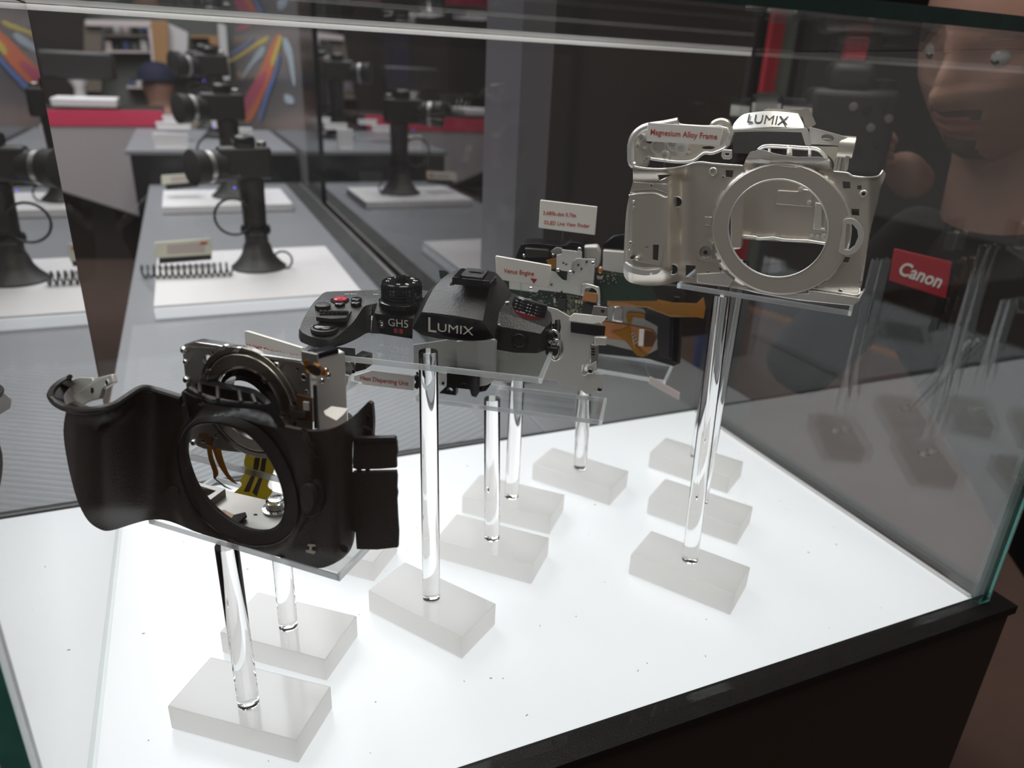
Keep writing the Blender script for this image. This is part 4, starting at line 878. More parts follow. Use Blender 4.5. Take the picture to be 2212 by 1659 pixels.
slab('screw_pocket_rim', FG, [sm(g1([(800, 1015, 1), (700, 1095), (685, 1150), (705, 1195), (760, 1212), (850, 1220, 1), (840, 1200), (790, 1185), (795, 1100), (805, 1060)]), 4), ell(1300+744/3.318, 200+1145/3.318, 14, 14.5, 24)], 'silver', mg, dfun=lambda x, y: gd(x, y)+1.4, step=9, th=1.5, smooth=40)
boss(744, 1145, 3.4, .2, 'steel', 1.2)
slab('plug_plate', FG, [g1([(736, 890), (790, 892), (786, 955), (734, 950)])], 'silver', mg, dfun=lambda x, y: gd(x, y)+.5, th=.8, bevel=.2)
slab('foot_plate', FG, [g1([(680, 1300), (880, 1290), (948, 1345), (905, 1392), (682, 1362)])], 'silver2', mg, d=1.5, th=1.5, bevel=.3)
slab('eyelet_ring', FG, [sm(g1([(1735, 915), (1800, 905), (1850, 945), (1880, 1010), (1868, 1080), (1820, 1145), (1760, 1165), (1705, 1145), (1700, 1120), (1725, 1000)]), 5), cut[6]], 'silver2', mg, d=6.4, th=3.5, bevel=.6)
slab('base_flange', FG, [g1([(1480, 1415), (1840, 1470), (1885, 1412), (1850, 1495), (1795, 1530), (1400, 1488), (1100, 1436), (1000, 1410), (1300, 1440), (1480, 1440)])], 'silver2', mg, d=4.2, th=6, bevel=.5)
tube('base_bead', [FG.P(x, y, gd(x, y)+1) for x, y in sm(g1([(1480, 1412), (1500, 1400), (1700, 1432), (1830, 1452), (1850, 1400), (1875, 1250)]), 3, closed=False)], .5, 'silver2', mg)

# top frame behind it
tf = thing('magnesium_top_frame', 'silver magnesium top frame with an embossed word on its hump, behind the front frame', 'camera part')
FTm = Fr(FG.P(1670, 300, -34), -46, 30)
FTv = Fr(FG.P(1670, 300, -34), -46)
g5 = lambda pts: [((1560+p[0]/7.373, 210+p[1]/7.373) + ((1,) if len(p) > 2 else ())) for p in pts]
g4 = lambda pts: [((1340+p[0]/7.373, 210+p[1]/7.373) + ((1,) if len(p) > 2 else ())) for p in pts]
slab('hump_face', FTm, [sm(g5([(160, 505, 1), (190, 410), (325, 278), (500, 236), (750, 216), (1000, 228), (1212, 255, 1), (1300, 425), (1312, 492, 1), (1100, 488), (800, 474), (400, 498)]), 4)], 'silver2', tf, step=10, dfun=lambda x, y: 3-((x-1660)/80)**2*4, th=1.6, smooth=40, bevel=.3)
text('embossed_text', 'LUMIX', fmat(FTm, 1659, 258.5, 3.0), wid(FTm, 1615, 1704, 258, 3), 'dgrey', tf, th=.5, bold=0, hscale=.95)
slab('hump_arch', FTv, [sm(g5([(5, 770, 1), (100, 600), (165, 512, 1), (600, 505), (1322, 492, 1), (1400, 620), (1410, 770, 1), (1325, 760, 1), (1262, 560, 1), (700, 545), (190, 555, 1), (112, 770, 1)]), 3)], 'silver2', tf, step=10, d=2, th=9, smooth=40, bevel=.5)
slab('hump_inside', FTv, [g5([(200, 560), (1270, 545), (1330, 770), (1300, 800), (560, 830), (480, 900), (180, 890), (160, 700)])], 'dgrey', tf, d=-30, th=1.5)
slab('hump_roof', FTv, [sm(g5([(650, 210, 1), (780, 140, 1), (800, 180), (1250, 200), (1320, 170), (1390, 210), (1490, 430, 1), (1430, 470), (1330, 500), (1210, 250)]), 3)], 'silver', tf, d=-9, th=5, smooth=40, bevel=.5)
slab('right_shoulder', FTv, [sm(g5([(1385, 480, 1), (1500, 505), (1890, 612), (2035, 660, 1), (2058, 760), (2030, 900), (2010, 1100), (1985, 1180, 1), (1945, 1178, 1), (1965, 930), (1900, 790), (1600, 755), (1412, 752, 1)]), 3), ell(1560+1682/7.373, 210+648/7.373, 14, 7.5, 24, 8)], 'silver2', tf, step=9, d=3, th=5, dfun=lambda x, y: 3-((x-1790)/50)**2*4, smooth=40, bevel=.4)
slab('socket_recess', FTv, [ell(1560+1682/7.373, 210+650/7.373, 16, 9, 24, 8)], 'steel', tf, d=-1, th=1)
slab('socket_tab', FTv, [g5([(1600, 655), (1740, 670), (1730, 710), (1600, 690)])], 'silver2', tf, d=1, th=1.2, bevel=.3)
lathe('strap_lug', FTv.P(1832, 318, 0), FTv.U, [(-5, 6), (3, 6), (3.5, 5), (2.5, 3), (-2, 2.5)], 'silver', tf, n=24)
slab('right_inner_wall', FTv, [sm(g5([(1330, 770, 1), (1600, 790), (1880, 800), (1960, 900), (1970, 1180, 1), (1800, 1170, 1), (1760, 1000), (1640, 900), (1560, 820), (1400, 800)]), 3)], 'silver', tf, d=-8, th=2, step=12, smooth=40)
for x in (1850, 1900): lathe('rib', FTv.P(1560+x/7.373, 210+930/7.373, -6), FTv.V*-1, [(0, 1.2), (14, 1.2)], 'silver2', tf, n=10)
lo = sm(g4([(155, 1010), (160, 760), (210, 620), (300, 520), (430, 458), (700, 425), (920, 385, 1), (960, 432, 1), (1450, 458), (1640, 480), (1800, 450, 1), (1740, 700), (1700, 800), (1480, 900), (1330, 895), (1160, 1010), (900, 1030), (560, 1000), (480, 985), (430, 1100), (330, 1135), (210, 1085)]), 3)
slab('left_deck', FTv, [lo, ell(1340+615/7.373, 210+785/7.373, 13, 8, 24), ell(1340+870/7.373, 210+742/7.373, 12, 6, 24), ell(1340+470/7.373, 210+712/7.373, 8, 4, 20), ell(1340+1400/7.373, 210+805/7.373, 14, 3.5, 20)], 'silver', tf, d=-14, th=1.6, step=14, smooth=40)
tube('deck_rim', [FTv.P(x, y, -4) for x, y in sm(g4([(225, 1085), (180, 1040), (170, 900), (172, 760), (215, 630), (300, 535), (430, 470), (700, 430), (920, 385)]), 4, closed=False)], 2.4, 'silver2', tf)
tube('deck_rim', [FTv.P(x, y, -9) for x, y in sm(g4([(250, 1100), (215, 1000), (205, 760), (250, 640), (330, 560), (430, 510)]), 4, closed=False)], 1.0, 'silver2', tf)
tube('deck_rim', [FTv.P(x, y, -8) for x, y in sm(g4([(930, 400), (960, 445), (1300, 470), (1700, 500), (1720, 760), (1480, 890), (1330, 890), (1160, 1010), (900, 1030), (560, 990), (480, 975)]), 3, closed=False)], .9, 'silver2', tf)
tube('deck_rim', [FTv.P(x, y, -20) for x, y in sm(g4([(1470, 470), (1500, 420), (1600, 385), (1700, 415), (1730, 500)]), 4, closed=False)], 2.2, 'silver', tf)
for x, y, r in ((300, 780, 2.2), (355, 640, 2.4), (440, 975, 1.8), (405, 1005, 1.6), (375, 820, 1.2), (985, 820, 5.0), (1085, 892, 1.5), (720, 930, 3.5)):
    p = FTv.P(1340+x/7.373, 210+y/7.373, -13); lathe('stud', p, FTv.N, [(-1, r), (3.5, r*.85), (3.6, r*.45), (2, r*.4)], 'silver2', tf, n=18)
for x, y, r in ((615, 785, 4.2), (870, 742, 3.9)):
    p = FTv.P(1340+x/7.373, 210+y/7.373, -15); lathe('collar', p, FTv.N, [(-1, r), (-1, r*1.2), (2, r*1.2), (2, r), (-.9, r*.99)], 'silver2', tf, n=28)
slab('clip', FTv, [g4([(1640, 830), (1780, 840), (1780, 970), (1740, 992), (1640, 985), (1608, 940), (1615, 880)]), g4([(1670, 890), (1735, 893), (1730, 930), (1668, 928)])], 'silver2', tf, d=6, th=1.2, bevel=.3)
# rear frame seen through the opening
rf = thing('magnesium_rear_frame', 'silver magnesium rear frame, seen through the round opening of the front frame', 'camera part')
slab('rear_wall', FG, [g1([(930, 640), (1010, 600), (1640, 600), (1660, 1090), (1000, 1050), (920, 1130)])], 'silver', rf, d=-62, th=1.5)
slab('raised_pad', FG, [g1([(1262, 700), (1400, 708), (1425, 690), (1510, 700), (1505, 820), (1248, 800)])], 'silver', rf, d=-60.5, th=1.2, bevel=.4)
slab('side_pad', FG, [g1([(1530, 790), (1610, 800), (1605, 990), (1515, 980)]), g1([(1578, 820), (1600, 822), (1598, 975), (1572, 970)])], 'silver2', rf, d=-60, th=1.5, bevel=.4)
tube('bottom_bead', [FG.P(x, y, -58) for x, y in g1([(990, 1025), (1100, 1035), (1120, 1048), (1230, 1040), (1300, 1055), (1480, 1062), (1620, 1085)])], .9, 'silver2', rf)
slab('side_wall', FG, [g1([(930, 740), (1015, 700), (1000, 1120), (925, 1130)])], 'silver', rf, d=-48, th=10, bevel=1.2)
for x, y in ((1425, 694), (1486, 790), (1080, 1026), (1260, 1035), (1505, 1030), (1545, 1035), (1590, 1028)):
    lathe('stud', FG.P(1300+x/3.318, 200+y/3.318, -60), FG.N, [(-1, 1.6), (2, 1.4), (2.2, .6)], 'silver2', rf, n=14)
label_tag('cream label plate reading in one red line, across the left of the magnesium top frame', [(1399, 265), (1563, 276), (1557, 315), (1396, 305)], [('Magnesium Alloy Frame', 1476, 291.5, 1404, 1549)], FG, -12, (1438, 310, 1435, 362))

# ---------------------------------------------------------------- the long counter behind the case
g8 = lambda pts: [(130+x/4.022, 20+y/4.022) for x, y in pts]
ct = thing('display_counter', 'long grey display counter running away behind the glass case', 'counter')
wbox('counter_top', -.102, .30, .5875, 2.32, -.022, 0, 'counter', ct, bevel=1)
wbox('counter_top', .3005, .56, .5875, .79, -.022, 0, 'counter', ct, bevel=1)
wbox('counter_body', -.10, .55, .62, .78, -LIFT+.001, -.0225, 'cab', ct)
wbox('counter_body', -.10, .295, .7805, 2.30, -LIFT+.001, -.0225, 'cab', ct)
ribm = M['rib']; nt = ribm.node_tree; bs = nt.nodes['Principled BSDF']
wv = nt.nodes.new('ShaderNodeTexWave'); tc = nt.nodes.new('ShaderNodeTexCoord'); mp_ = nt.nodes.new('ShaderNodeMapping')
mp_.inputs['Rotation'].default_value = (0, 0, math.radians(62)); wv.inputs['Scale'].default_value = 38
nt.links.new(tc.outputs['Object'], mp_.inputs[0]); nt.links.new(mp_.outputs[0], wv.inputs['Vector'])
mx = nt.nodes.new('ShaderNodeMix'); mx.data_type = 'RGBA'; mx.inputs['A'].default_value = (.20, .205, .22, 1); mx.inputs['B'].default_value = (.26, .27, .29, 1)
nt.links.new(wv.outputs['Fac'], mx.inputs['Factor']); nt.links.new(mx.outputs['Result'], bs.inputs['Base Color'])
bp = nt.nodes.new('ShaderNodeBump'); bp.inputs['Distance'].default_value = .001; bp.inputs['Strength'].default_value = .7
nt.links.new(wv.outputs['Fac'], bp.inputs['Height']); nt.links.new(bp.outputs['Normal'], bs.inputs['Normal'])
tag(wbox('ribbed_mat', -.09, .245, .590, 1.035, .0004, .0022, 'rib'), 'ribbed grey mat on the counter just behind the back glass', 'mat')
wbox('gutter', .262, .2995, .80, 2.30, .0003, .0012, 'dark', ct)
wbox('rail', .2995, .3055, .80, 2.30, -.020, .004, 'steel', ct, bevel=.8)
rz = at_y(320, 325, 2.33).z
rs = thing('counter_riser', 'black raised end section of the counter carrying white stands', 'counter')
wbox('riser_body', -.14, .30, 2.33, 3.05, -LIFT+.001, rz-.012, 'gloss', rs)
wbox('riser_top', -.15, .302, 2.325, 3.055, rz-.0115, rz, 'counter', rs, bevel=1)
# white platforms
pf = [at_z(331.6, 661, .0205), at_z(702.6, 531, .0205)]
def platform(label, x0, x1, y0, y1, z0, z1, m='plat'):
    t = thing('white_platform', label, 'platform', 'white platforms on the counter'); V = wbox('slab', x0, x1, y0, y1, z0, z1-.003, 'glowslab' if y0 < 1.2 else m, t, bevel=2)
    wbox('top_sheet', x0, x1, y0, y1, z1-.0028, z1, m, t, bevel=.8); return t
P1x0, P1x1, P1y0, P1y1 = pf[0].x, pf[1].x, pf[0].y, pf[1].y
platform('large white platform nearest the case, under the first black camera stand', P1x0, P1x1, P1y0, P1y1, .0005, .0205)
a, b_, c = at_z(350, 447, .018), at_z(629, 436, .018), at_z(611, 407, .018)
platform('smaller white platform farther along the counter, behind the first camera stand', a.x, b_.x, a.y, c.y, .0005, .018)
def price_card(label, pts, y):
    t = thing('price_card', label, 'card', 'cream price cards on the counter'); fr = Fr(at_y(pts[0][0], pts[0][1], y), 3)
    slab('card', fr, [sm([(p[0], p[1], 1) for p in pts], 1)], 'ptag', t, th=3, bevel=1)
    cx, cy_ = sum(p[0] for p in pts)/4, sum(p[1] for p in pts)/4
    slab('printed_area', fr, [[(cx+(p[0]-cx)*.66+6, cy_+(p[1]-cy_)*.62) for p in pts]], 'pink', t, d=.3, th=.4)
    slab('red_corner', fr, [[(cx+(pts[1][0]-cx)*.62, pts[1][1]+8), (cx+(pts[1][0]-cx)*.88, pts[1][1]+7), (cx+(pts[1][0]-cx)*.88, pts[1][1]+13), (cx+(pts[1][0]-cx)*.62, pts[1][1]+14)]], 'redink', t, d=.5, th=.3)
    slab('card_foot', fr, [[(pts[3][0]+10, pts[3][1]-2), (pts[2][0]-2, pts[2][1]-2), (pts[2][0]-2, pts[2][1]+11), (pts[3][0]+10, pts[3][1]+12)]], 'black', t, d=-3, th=16)
    return t
price_card('cream price card with pink print on the nearest platform', [(334, 524), (455, 515), (459, 550), (334, 558)], P1y0+.20)
price_card('cream price card on the farther platform', [(349, 379), (430, 374), (431, 392), (349, 399)], a.y+.13)

def cam_stand(label, px, py, z, s, lens_dx=-1):
    """black camera on a black security column with a flared foot; s = size factor"""
    t = thing('camera_on_stand', label, 'camera', 'black cameras on stands along the counter'); p = at_z(px, py, z)
    r = lambda name, prof, m='black', c=p, ax=(0, 0, 1), n=32: lathe(name, c, ax, [(h*s, q*s) for h, q in prof], m, t, n=n)
    r('foot', [(0, 46), (3, 46), (6, 42), (14, 34), (24, 27), (40, 22), (44, 20)])
    r('column', [(44, 19.5), (80, 19), (120, 20), (150, 21), (151, 17)])
    r('collar', [(60, 24), (66, 25), (72, 24)], 'gloss')
    fr = Fr(p+Vector((0, 0, .151*s)), 8)
    boxm('camera_body', fr, -50*s, 34*s, 0, 52*s, -16*s, 18*s, 'black', t, bevel=6*s, seg=3)
    boxm('camera_hump', fr, -24*s, 10*s, 50*s, 70*s, -14*s, 18*s, 'gloss', t, bevel=7*s, seg=3)
    r('lens', [(0, 24), (12, 25), (30, 25), (34, 27), (52, 28), (54, 24)], 'black', fr.W(-44*s, 22*s, 2*s), fr.N*.35-fr.U)
    r('lens_ring', [(22, 26), (30, 26)], 'steel', fr.W(-44*s, 22*s, 2*s), fr.N*.35-fr.U)
    r('top_dial', [(0, 8), (7, 8), (8, 7)], 'steel', fr.W(22*s, 52*s, 0))
    tube('cable_loop', [p+Vector(((-34+30*math.cos(q))*s/1000, -.018*s, (92+30*math.sin(q))*s/1000)) for q in [2*PI*i/24 for i in range(24)]], 2.2*s, 'black', t, closed=True)
    tube('foot_loop', [p+Vector(((38+16*math.cos(q))*s/1000, -.022*s, (15+16*math.sin(q))*s/1000)) for q in [PI*(1.9*i/20-.6) for i in range(20)]], 1.8*s, 'black', t)
    o = r('indicator_lamp', [(0, 1.6), (1, 1.2)], 'blueglow', fr.W(-30*s, -12*s, 12*s), fr.N, 12)
    return t
cam_stand('black camera on a flared black column, standing on the nearest white platform', 560, 577, .0207, .93)
cam_stand('black camera on a column standing on the farther white platform', 508, 424, .0182, 1.18)
cam_stand('black camera on a column at the front edge of the raised end section', 478, 296, rz+.0003, 1.25)
cam_stand('smallest black camera on a column, deep on the raised end section', 462, 277, rz+.0003, 1.3)
# coiled security cord
base = at_z(360, 583, .0207); end = at_z(500, 560, .0207); pts = []
for i in range(15*14):
    u = i/(15*14); q = 2*PI*i/14; X_ = 304+196*u; c = at_z(X_, 586-6*u*u, .0112+.0205*ss(316, 331, X_)); rr = .0092
    pts.append(c+Vector((.002*math.cos(q), rr*math.cos(q), rr*math.sin(q))))
tag(tube('coiled_cord', pts, 1.7, 'black', n=6), 'black coiled security cord lying in front of the nearest price card', 'cord')
# white sign stands on the riser
def sign(label, x0, x1, yt, yb, y, m='plat', lean=0):
    t = thing('white_sign_stand', label, 'sign', 'white sign stands on the raised section'); p = at_y(x0, yb, y); q = at_y(x1, yt, y)
    z0 = max(p.z, rz+.0005); fr = Fr(Vector((p.x, y, z0)), 0); wd, h = (q.x-p.x)*1000, (q.z-z0)*1000
    boxm('board', fr, 0, wd, 2, h, -4, 4, m, t, bevel=1.5); boxm('foot', fr, 3, wd-3, 0, 3, -26, 12, m, t, bevel=1)
    return t
sign('widest white sign stand at the left front of the raised end section', 334, 406, 288, 324, 2.38)
sign('white sign stand at the right front of the raised end section', 512, 545, 276, 322, 2.38)
sign('low white sign stand behind the widest one', 338, 412, 264, 278, 2.62)
sign('low white sign stand at the middle of the raised section', 458, 512, 262, 276, 2.72)
sign('thin white sign stand deep on the left of the raised section', 352, 400, 250, 262, 2.9)
sign('thin white sign stand deep on the right of the raised section', 452, 500, 250, 260, 2.95)

# side partition: dark glass, posts, mural
WX = .312
M['wallpane'] = pane_mat('dark_partition_glass', (.45, .42, .45), 2.2)
o = wbox('wall_right', WX, WX+.012, .80, 1.93, -.022, 1.35, 'wallpane'); o['kind'] = 'structure'
o = wbox('trim_1', WX-.004, WX+.03, .705, .80, .0005, 1.35, 'pole'); o['kind'] = 'structure'
o = wbox('trim_2', WX-.006, WX+.03, 1.93, 2.14, -.022, 1.35, 'gloss'); o['kind'] = 'structure'
mw = thing('mural_wall', 'glossy grey partition with coloured light streaks, behind the raised end of the counter', 'partition')
wbox('panel', WX, WX+.05, 2.14, 4.6, -LIFT+.001, 1.35, 'wallgrey', mw)
def streak(m, pts, k=0): 
    V, Fc = slab_vf([sm(g8(pts), 4)], lambda x, y: at_x(x, y, WX-.0006-k*.0007), Vector((.0005, 0, 0))); mk('light_streak', V, Fc, m, mw)
streak('m_ye', [(1468, 440), (1560, 385), (1700, 290), (1800, 235), (1795, 275), (1690, 330), (1560, 420), (1475, 462)])
streak('m_or', [(1590, 930), (1600, 800), (1660, 680), (1740, 520), (1800, 380), (1880, 230), (1920, 240), (1905, 330), (1840, 560), (1760, 760), (1680, 940), (1620, 985)], 1)
streak('m_pi', [(1600, 780), (1680, 640), (1770, 540), (1790, 560), (1740, 700), (1650, 850), (1600, 900)], 2)
streak('m_ye', [(1830, 440), (1880, 300), (1905, 230), (1925, 260), (1900, 360), (1850, 500)], 2)
streak('m_bl', [(1720, 930), (1790, 700), (1850, 560), (1890, 400), (1910, 420), (1880, 560), (1810, 760), (1750, 960)], 3)
streak('m_ic', [(1935, 250), (1970, 270), (2010, 380), (2040, 640), (2020, 640), (1980, 440), (1940, 330)])
streak('m_ic', [(1575, 600), (1640, 480), (1740, 330), (1775, 340), (1760, 400), (1680, 480), (1600, 590)], 1)
streak('m_pi', [(1515, 175), (1560, 150), (1640, 135), (1640, 155), (1560, 180)])
streak('m_bl', [(1470, 380), (1600, 300), (1690, 250), (1640, 310), (1500, 400)], 2)
streak('m_ic', [(1950, 740), (2010, 760), (2025, 820), (1960, 810)], 2)
o = wbox('wall_side', WX+.03, .66, .792, .80, .0005, 1.3, 'dwall'); o['kind'] = 'structure'
# things beyond the dark glass
pp = thing('purple_poster', 'upright purple poster standing beyond the dark partition glass', 'poster')
fr = Fr(at_y(855, 125, 2.3), 0)
slab('poster_sheet', fr, [[(823, 70), (884, 74), (884, 180), (826, 178)]], 'purple', pp, th=6)
slab('pale_print', fr, [[(830, 82), (880, 86), (880, 104), (832, 100)]], 'm_ic', pp, d=.5, th=.5)
slab('pale_print', fr, [[(828, 110), (838, 112), (842, 165), (830, 170)]], 'm_ic', pp, d=.5, th=.5)
V_ = at_y(855, 180, 2.3); wbox('stand_post', V_.x-.02, V_.x+.02, 2.31, 2.34, -LIFT+.001, V_.z, 'pole', pp)
kb = thing('khaki_panel', 'dull brown panel standing beyond the dark partition glass', 'panel'); fr = Fr(at_y(930, 150, 2.6), 0)
slab('board', fr, [[(897, 80), (968, 82), (968, 230), (897, 228)]], 'khaki', kb, th=20); V_ = at_y(930, 228, 2.6); wbox('post', V_.x-.03, V_.x+.03, 2.6, 2.64, -LIFT+.001, V_.z, 'pole', kb)

# ---------------------------------------------------------------- red-banded counter in the distance
rc = thing('red_banded_counter', 'distant pale counter with a crimson band along its top', 'counter')
fr = Fr(at_y(200, 270, 3.1), 0)
slab('front_panel', fr, [[(-140, 272), (352, 274), (352, 482), (310, 469), (135, 413), (-140, 330)]], 'lav', rc, th=500)
slab('crimson_band', fr, [[(-140, 236), (352, 240), (352, 273), (-140, 271)]], 'crimson', rc, d=4, th=20)
slab('counter_slab', fr, [[(-140, 241), (352, 244), (352, 271), (-140, 270)]], 'cab', rc, d=-17, th=480)
slab('kick', fr, [[(-140, 332), (135, 415), (310, 471), (352, 483), (352, 560), (-140, 560)]], 'cab', rc, d=-120, th=380)
zt = at_y(200, 237, 3.1).z
def tray(label, x0, x1, yt, yb, y):
    p, q = at_y(x0, yb, y), at_y(x1, yt, y); z = zt+.0015
    return tag(wbox('white_tray', p.x, q.x, y, y+.18, z, z+max(.012, q.z-p.z), 'plat', bevel=4), label, 'tray', 'white trays on the red banded counter')
tray('white tray on the red banded counter, under the pale pedestal', 112, 252, 219, 235, 3.2)
tray('white tray at the left end of the red banded counter', -60, 40, 213, 229, 3.2)
ph = thing('pale_pedestal', 'pale T shaped pedestal with a dark device on the red banded counter', 'pedestal')
p, q = at_y(178, 226, 3.44), at_y(178, 172, 3.44)
lathe('stem', p, (0, 0, 1), [(0, 32), (20, 22), ((q.z-p.z)*1000-30, 20), ((q.z-p.z)*1000, 38)], 'plat', ph, n=24)
wbox('device', q.x-.13, q.x+.12, 3.39, 3.48, q.z+.001, q.z+.10, 'black', ph, bevel=12)
ph.location = (0, 0, 0)
# booth walls and shelving
bw = thing('booth_wall', 'dark booth wall with a khaki board and light wood posts behind the red banded counter', 'wall')
fr = Fr(at_y(250, 130, 5.6), 0)
slab('dark_panel', fr, [[(-260, -260), (180, -260), (180, 300), (-260, 300)]], 'dwall', bw, d=30, th=60)
slab('khaki_board', fr, [g8([(200, 100), (360, 100), (360, 720), (210, 720)])], 'khaki', bw, d=20, th=40, bevel=4)
slab('top_beam', fr, [g8([(215, 90), (790, 100), (790, 158), (215, 142)])], 'tagb', bw, d=60, th=60, bevel=4)
slab('wood_post', fr, [g8([(786, 100), (930, 100), (960, 570), (830, 540)])], 'wood', bw, d=70, th=70, bevel=4)
slab('white_post', fr, [g8([(760, 140), (790, 140), (830, 540), (805, 540)])], 'tagb', bw, d=60, th=60, bevel=4)
slab('back_panel', fr, [[(180, -260), (800, -260), (800, 300), (180, 300)]], 'grn', bw, d=-200, th=30)
for (x0, x1, y) in ((370, 790, 370), (370, 800, 230), (580, 770, 680), (1130, 1370, 240), (1130, 1400, 570)):
    slab('shelf_board', fr, [g8([(x0, y-14), (x1, y-8), (x1, y+10), (x0, y+6)])], 'wood' if x0 > 1000 else 'tagb', bw, d=-40, th=150)
slab('white_column', fr, [g8([(930, 120), (1110, 200), (1110, 400), (940, 405)])], 'plat', bw, d=0, th=100, bevel=5)
slab('white_column', fr, [g8([(945, 415), (1120, 420), (1120, 560), (960, 585)])], 'plat', bw, d=0, th=100, bevel=5)
slab('white_column', fr, [g8([(1370, 120), (1440, 140), (1475, 620), (1400, 620)])], 'plat', bw, d=0, th=60, bevel=5)
slab('wood_block', fr, [g8([(1290, 240), (1370, 240), (1375, 320), (1300, 300)])], 'wood', bw, d=0, th=60)
slab('wood_block', fr, [g8([(1260, 530), (1390, 530), (1400, 590), (1270, 580)])], 'wood', bw, d=0, th=60)
random.seed(5)
boxes = []
kinds = [('grn', 'grey'), ('tagb', 'pale pink'), ('blue', 'blue'), ('plat', 'white'), ('black', 'black')]
for i in range(15):
    row = i//5; x = 390+(i % 5)*78; y0 = (222, 362, 672)[row] if row < 2 else 672
    if row == 2: x = 600+(i % 5)*34
    m_, cn = kinds[(i*3+row) % 5]; h = random.randint(45, 90) if row < 2 else 40; wdt = 50 if row < 2 else 26
    p, q = g8([(x, y0-8-h)]), g8([(x+wdt, y0-8)])
    pa, pb_ = fr.P(p[0][0], q[0][1], -60), fr.P(q[0][0], p[0][1], -60)
    o = wbox('boxed_goods', pa.x, pb_.x, pa.y, pa.y+.07, pa.z, pb_.z, m_, bevel=3)
    o['label'] = 'blurred small %s box on the %s shelf of the distant booth' % (cn, ('upper', 'middle', 'lower')[row]); o['category'] = 'box'; o['group'] = 'boxed goods on the distant shelves'

pe = thing('person', 'seated person in a navy cap and beige top behind the red banded counter', 'person')
def skinfig(name, pts, edges, m, par, sub=2):
    me = bpy.data.meshes.new(name); me.from_pydata([p[0] for p in pts], edges, []); o = bpy.data.objects.new(name, me); COL.objects.link(o); o.parent = par
    me.materials.append(M[m]); s = o.modifiers.new('s', 'SKIN'); s.use_smooth_shade = True
    for i, p in enumerate(pts):
        r = p[1]; me.skin_vertices[0].data[i].radius = (r, r) if not isinstance(r, tuple) else r
    me.skin_vertices[0].data[0].use_root = True
    u = o.modifiers.new('u', 'SUBSURF'); u.levels = sub; u.render_levels = sub
    return o
hp = at_y(342, 188, 5.0); px_, py_, pz_ = hp
skinfig('body', [((px_-.02, py_, pz_-.62), (.19, .13)), ((px_-.02, py_, pz_-.38), (.18, .11)), ((px_-.01, py_, pz_-.20), (.15, .09)), ((px_, py_, pz_-.11), (.055, .055)), ((px_+.0, py_-.01, pz_), (.085, .10)), ((px_, py_-.01, pz_+.05), (.08, .095)),
                ((px_-.19, py_, pz_-.22), .055), ((px_-.25, py_-.06, pz_-.45), .045), ((px_-.12, py_-.22, pz_-.52), .035), ((px_+.17, py_, pz_-.22), .055), ((px_+.22, py_-.06, pz_-.45), .045), ((px_+.10, py_-.22, pz_-.52), .035)],
        [(0, 1), (1, 2), (2, 3), (3, 4), (4, 5), (2, 6), (6, 7), (7, 8), (2, 9), (9, 10), (10, 11)], 'skin', pe)
skinfig('beige_top', [((px_-.02, py_, pz_-.64), (.205, .145)), ((px_-.02, py_, pz_-.38), (.195, .125)), ((px_-.01, py_, pz_-.19), (.16, .10)), ((px_-.19, py_, pz_-.22), .066), ((px_-.25, py_-.05, pz_-.43), .056), ((px_+.17, py_, pz_-.22), .066), ((px_+.22, py_-.05, pz_-.43), .056)],
        [(0, 1), (1, 2), (2, 3), (3, 4), (2, 5), (5, 6)], 'khaki', pe)
lathe('cap', (px_, py_-.005, pz_+.035), (0, 0, 1), [(0, 104), (30, 104), (70, 88), (95, 50), (102, 8)], 'navy', pe, n=28)
lathe('cap_brim', (px_-.06, py_-.05, pz_+.035), (0, 0, 1), [(0, 80), (8, 80), (10, 70)], 'navy', pe, n=24)

# ---------------------------------------------------------------- right of the case
A, B = at_z(1625, 672, -LIFT), at_z(2230, 866, -LIFT)
dirp = (B-A).normalized(); nrm = Vector((-dirp.y, dirp.x, 0)); nrm = nrm if nrm.y > 0 else -nrm
pl = thing('low_dark_plinth', 'long low dark plinth with a copper coloured foot strip, right beyond the case', 'plinth')
A0 = A-dirp*1.5; B0 = B+dirp*1.5; B0 = A0+dirp*min((B0-A0).length, (5.6-A0.x)/max(dirp.x, .01)-.0)
nrm = nrm*(1 if nrm.x <= 0 else 1)
V = [A0, B0, B0+nrm*2.5 if nrm.x < 0 else Vector((5.6, B0.y+2, B0.z)), A0+nrm*1.2]; V = V+[p+Vector((0, 0, .42)) for p in V]
mk('plinth_body', [p+Vector((0, 0, .002)) for p in V], [(0, 1, 2, 3), (4, 5, 6, 7), (0, 1, 5, 4), (1, 2, 6, 5), (2, 3, 7, 6), (3, 0, 4, 7)], 'chip', pl)
V = [A0-nrm*.02, B0-nrm*.02, B0-nrm*.001, A0-nrm*.001]; V = [p+Vector((0, 0, .002)) for p in V]+[p+Vector((0, 0, .03)) for p in V]
mk('foot_strip', V, [(0, 1, 2, 3), (4, 5, 6, 7), (0, 1, 5, 4), (1, 2, 6, 5), (2, 3, 7, 6), (3, 0, 4, 7)], 'copper', pl)
def banner(label, x0, x1, y0, y1, y, m):
    p, q = at_y(x0, y1, y), at_y(x1, y0, y); t = thing('tall_banner', label, 'banner', 'tall banners beyond the case')
    wbox('cloth_panel', p.x, q.x, y, y+.02, -LIFT+.03, q.z, m, t, bevel=2); wbox('banner_base', p.x-.03, q.x+.03, y-.06, y+.08, -LIFT+.001, -LIFT+.03, 'pole', t, bevel=3)
    return t
banner('tall dark blue banner behind the silver frames', 1572, 1650, 10, 320, 2.2, 'blue')
banner('tall narrow red banner beside the blue one', 1652, 1676, 10, 320, 2.22, 'canonred')
banner('tall grey green banner beside the red one', 1678, 1700, 10, 320, 2.24, 'grn')

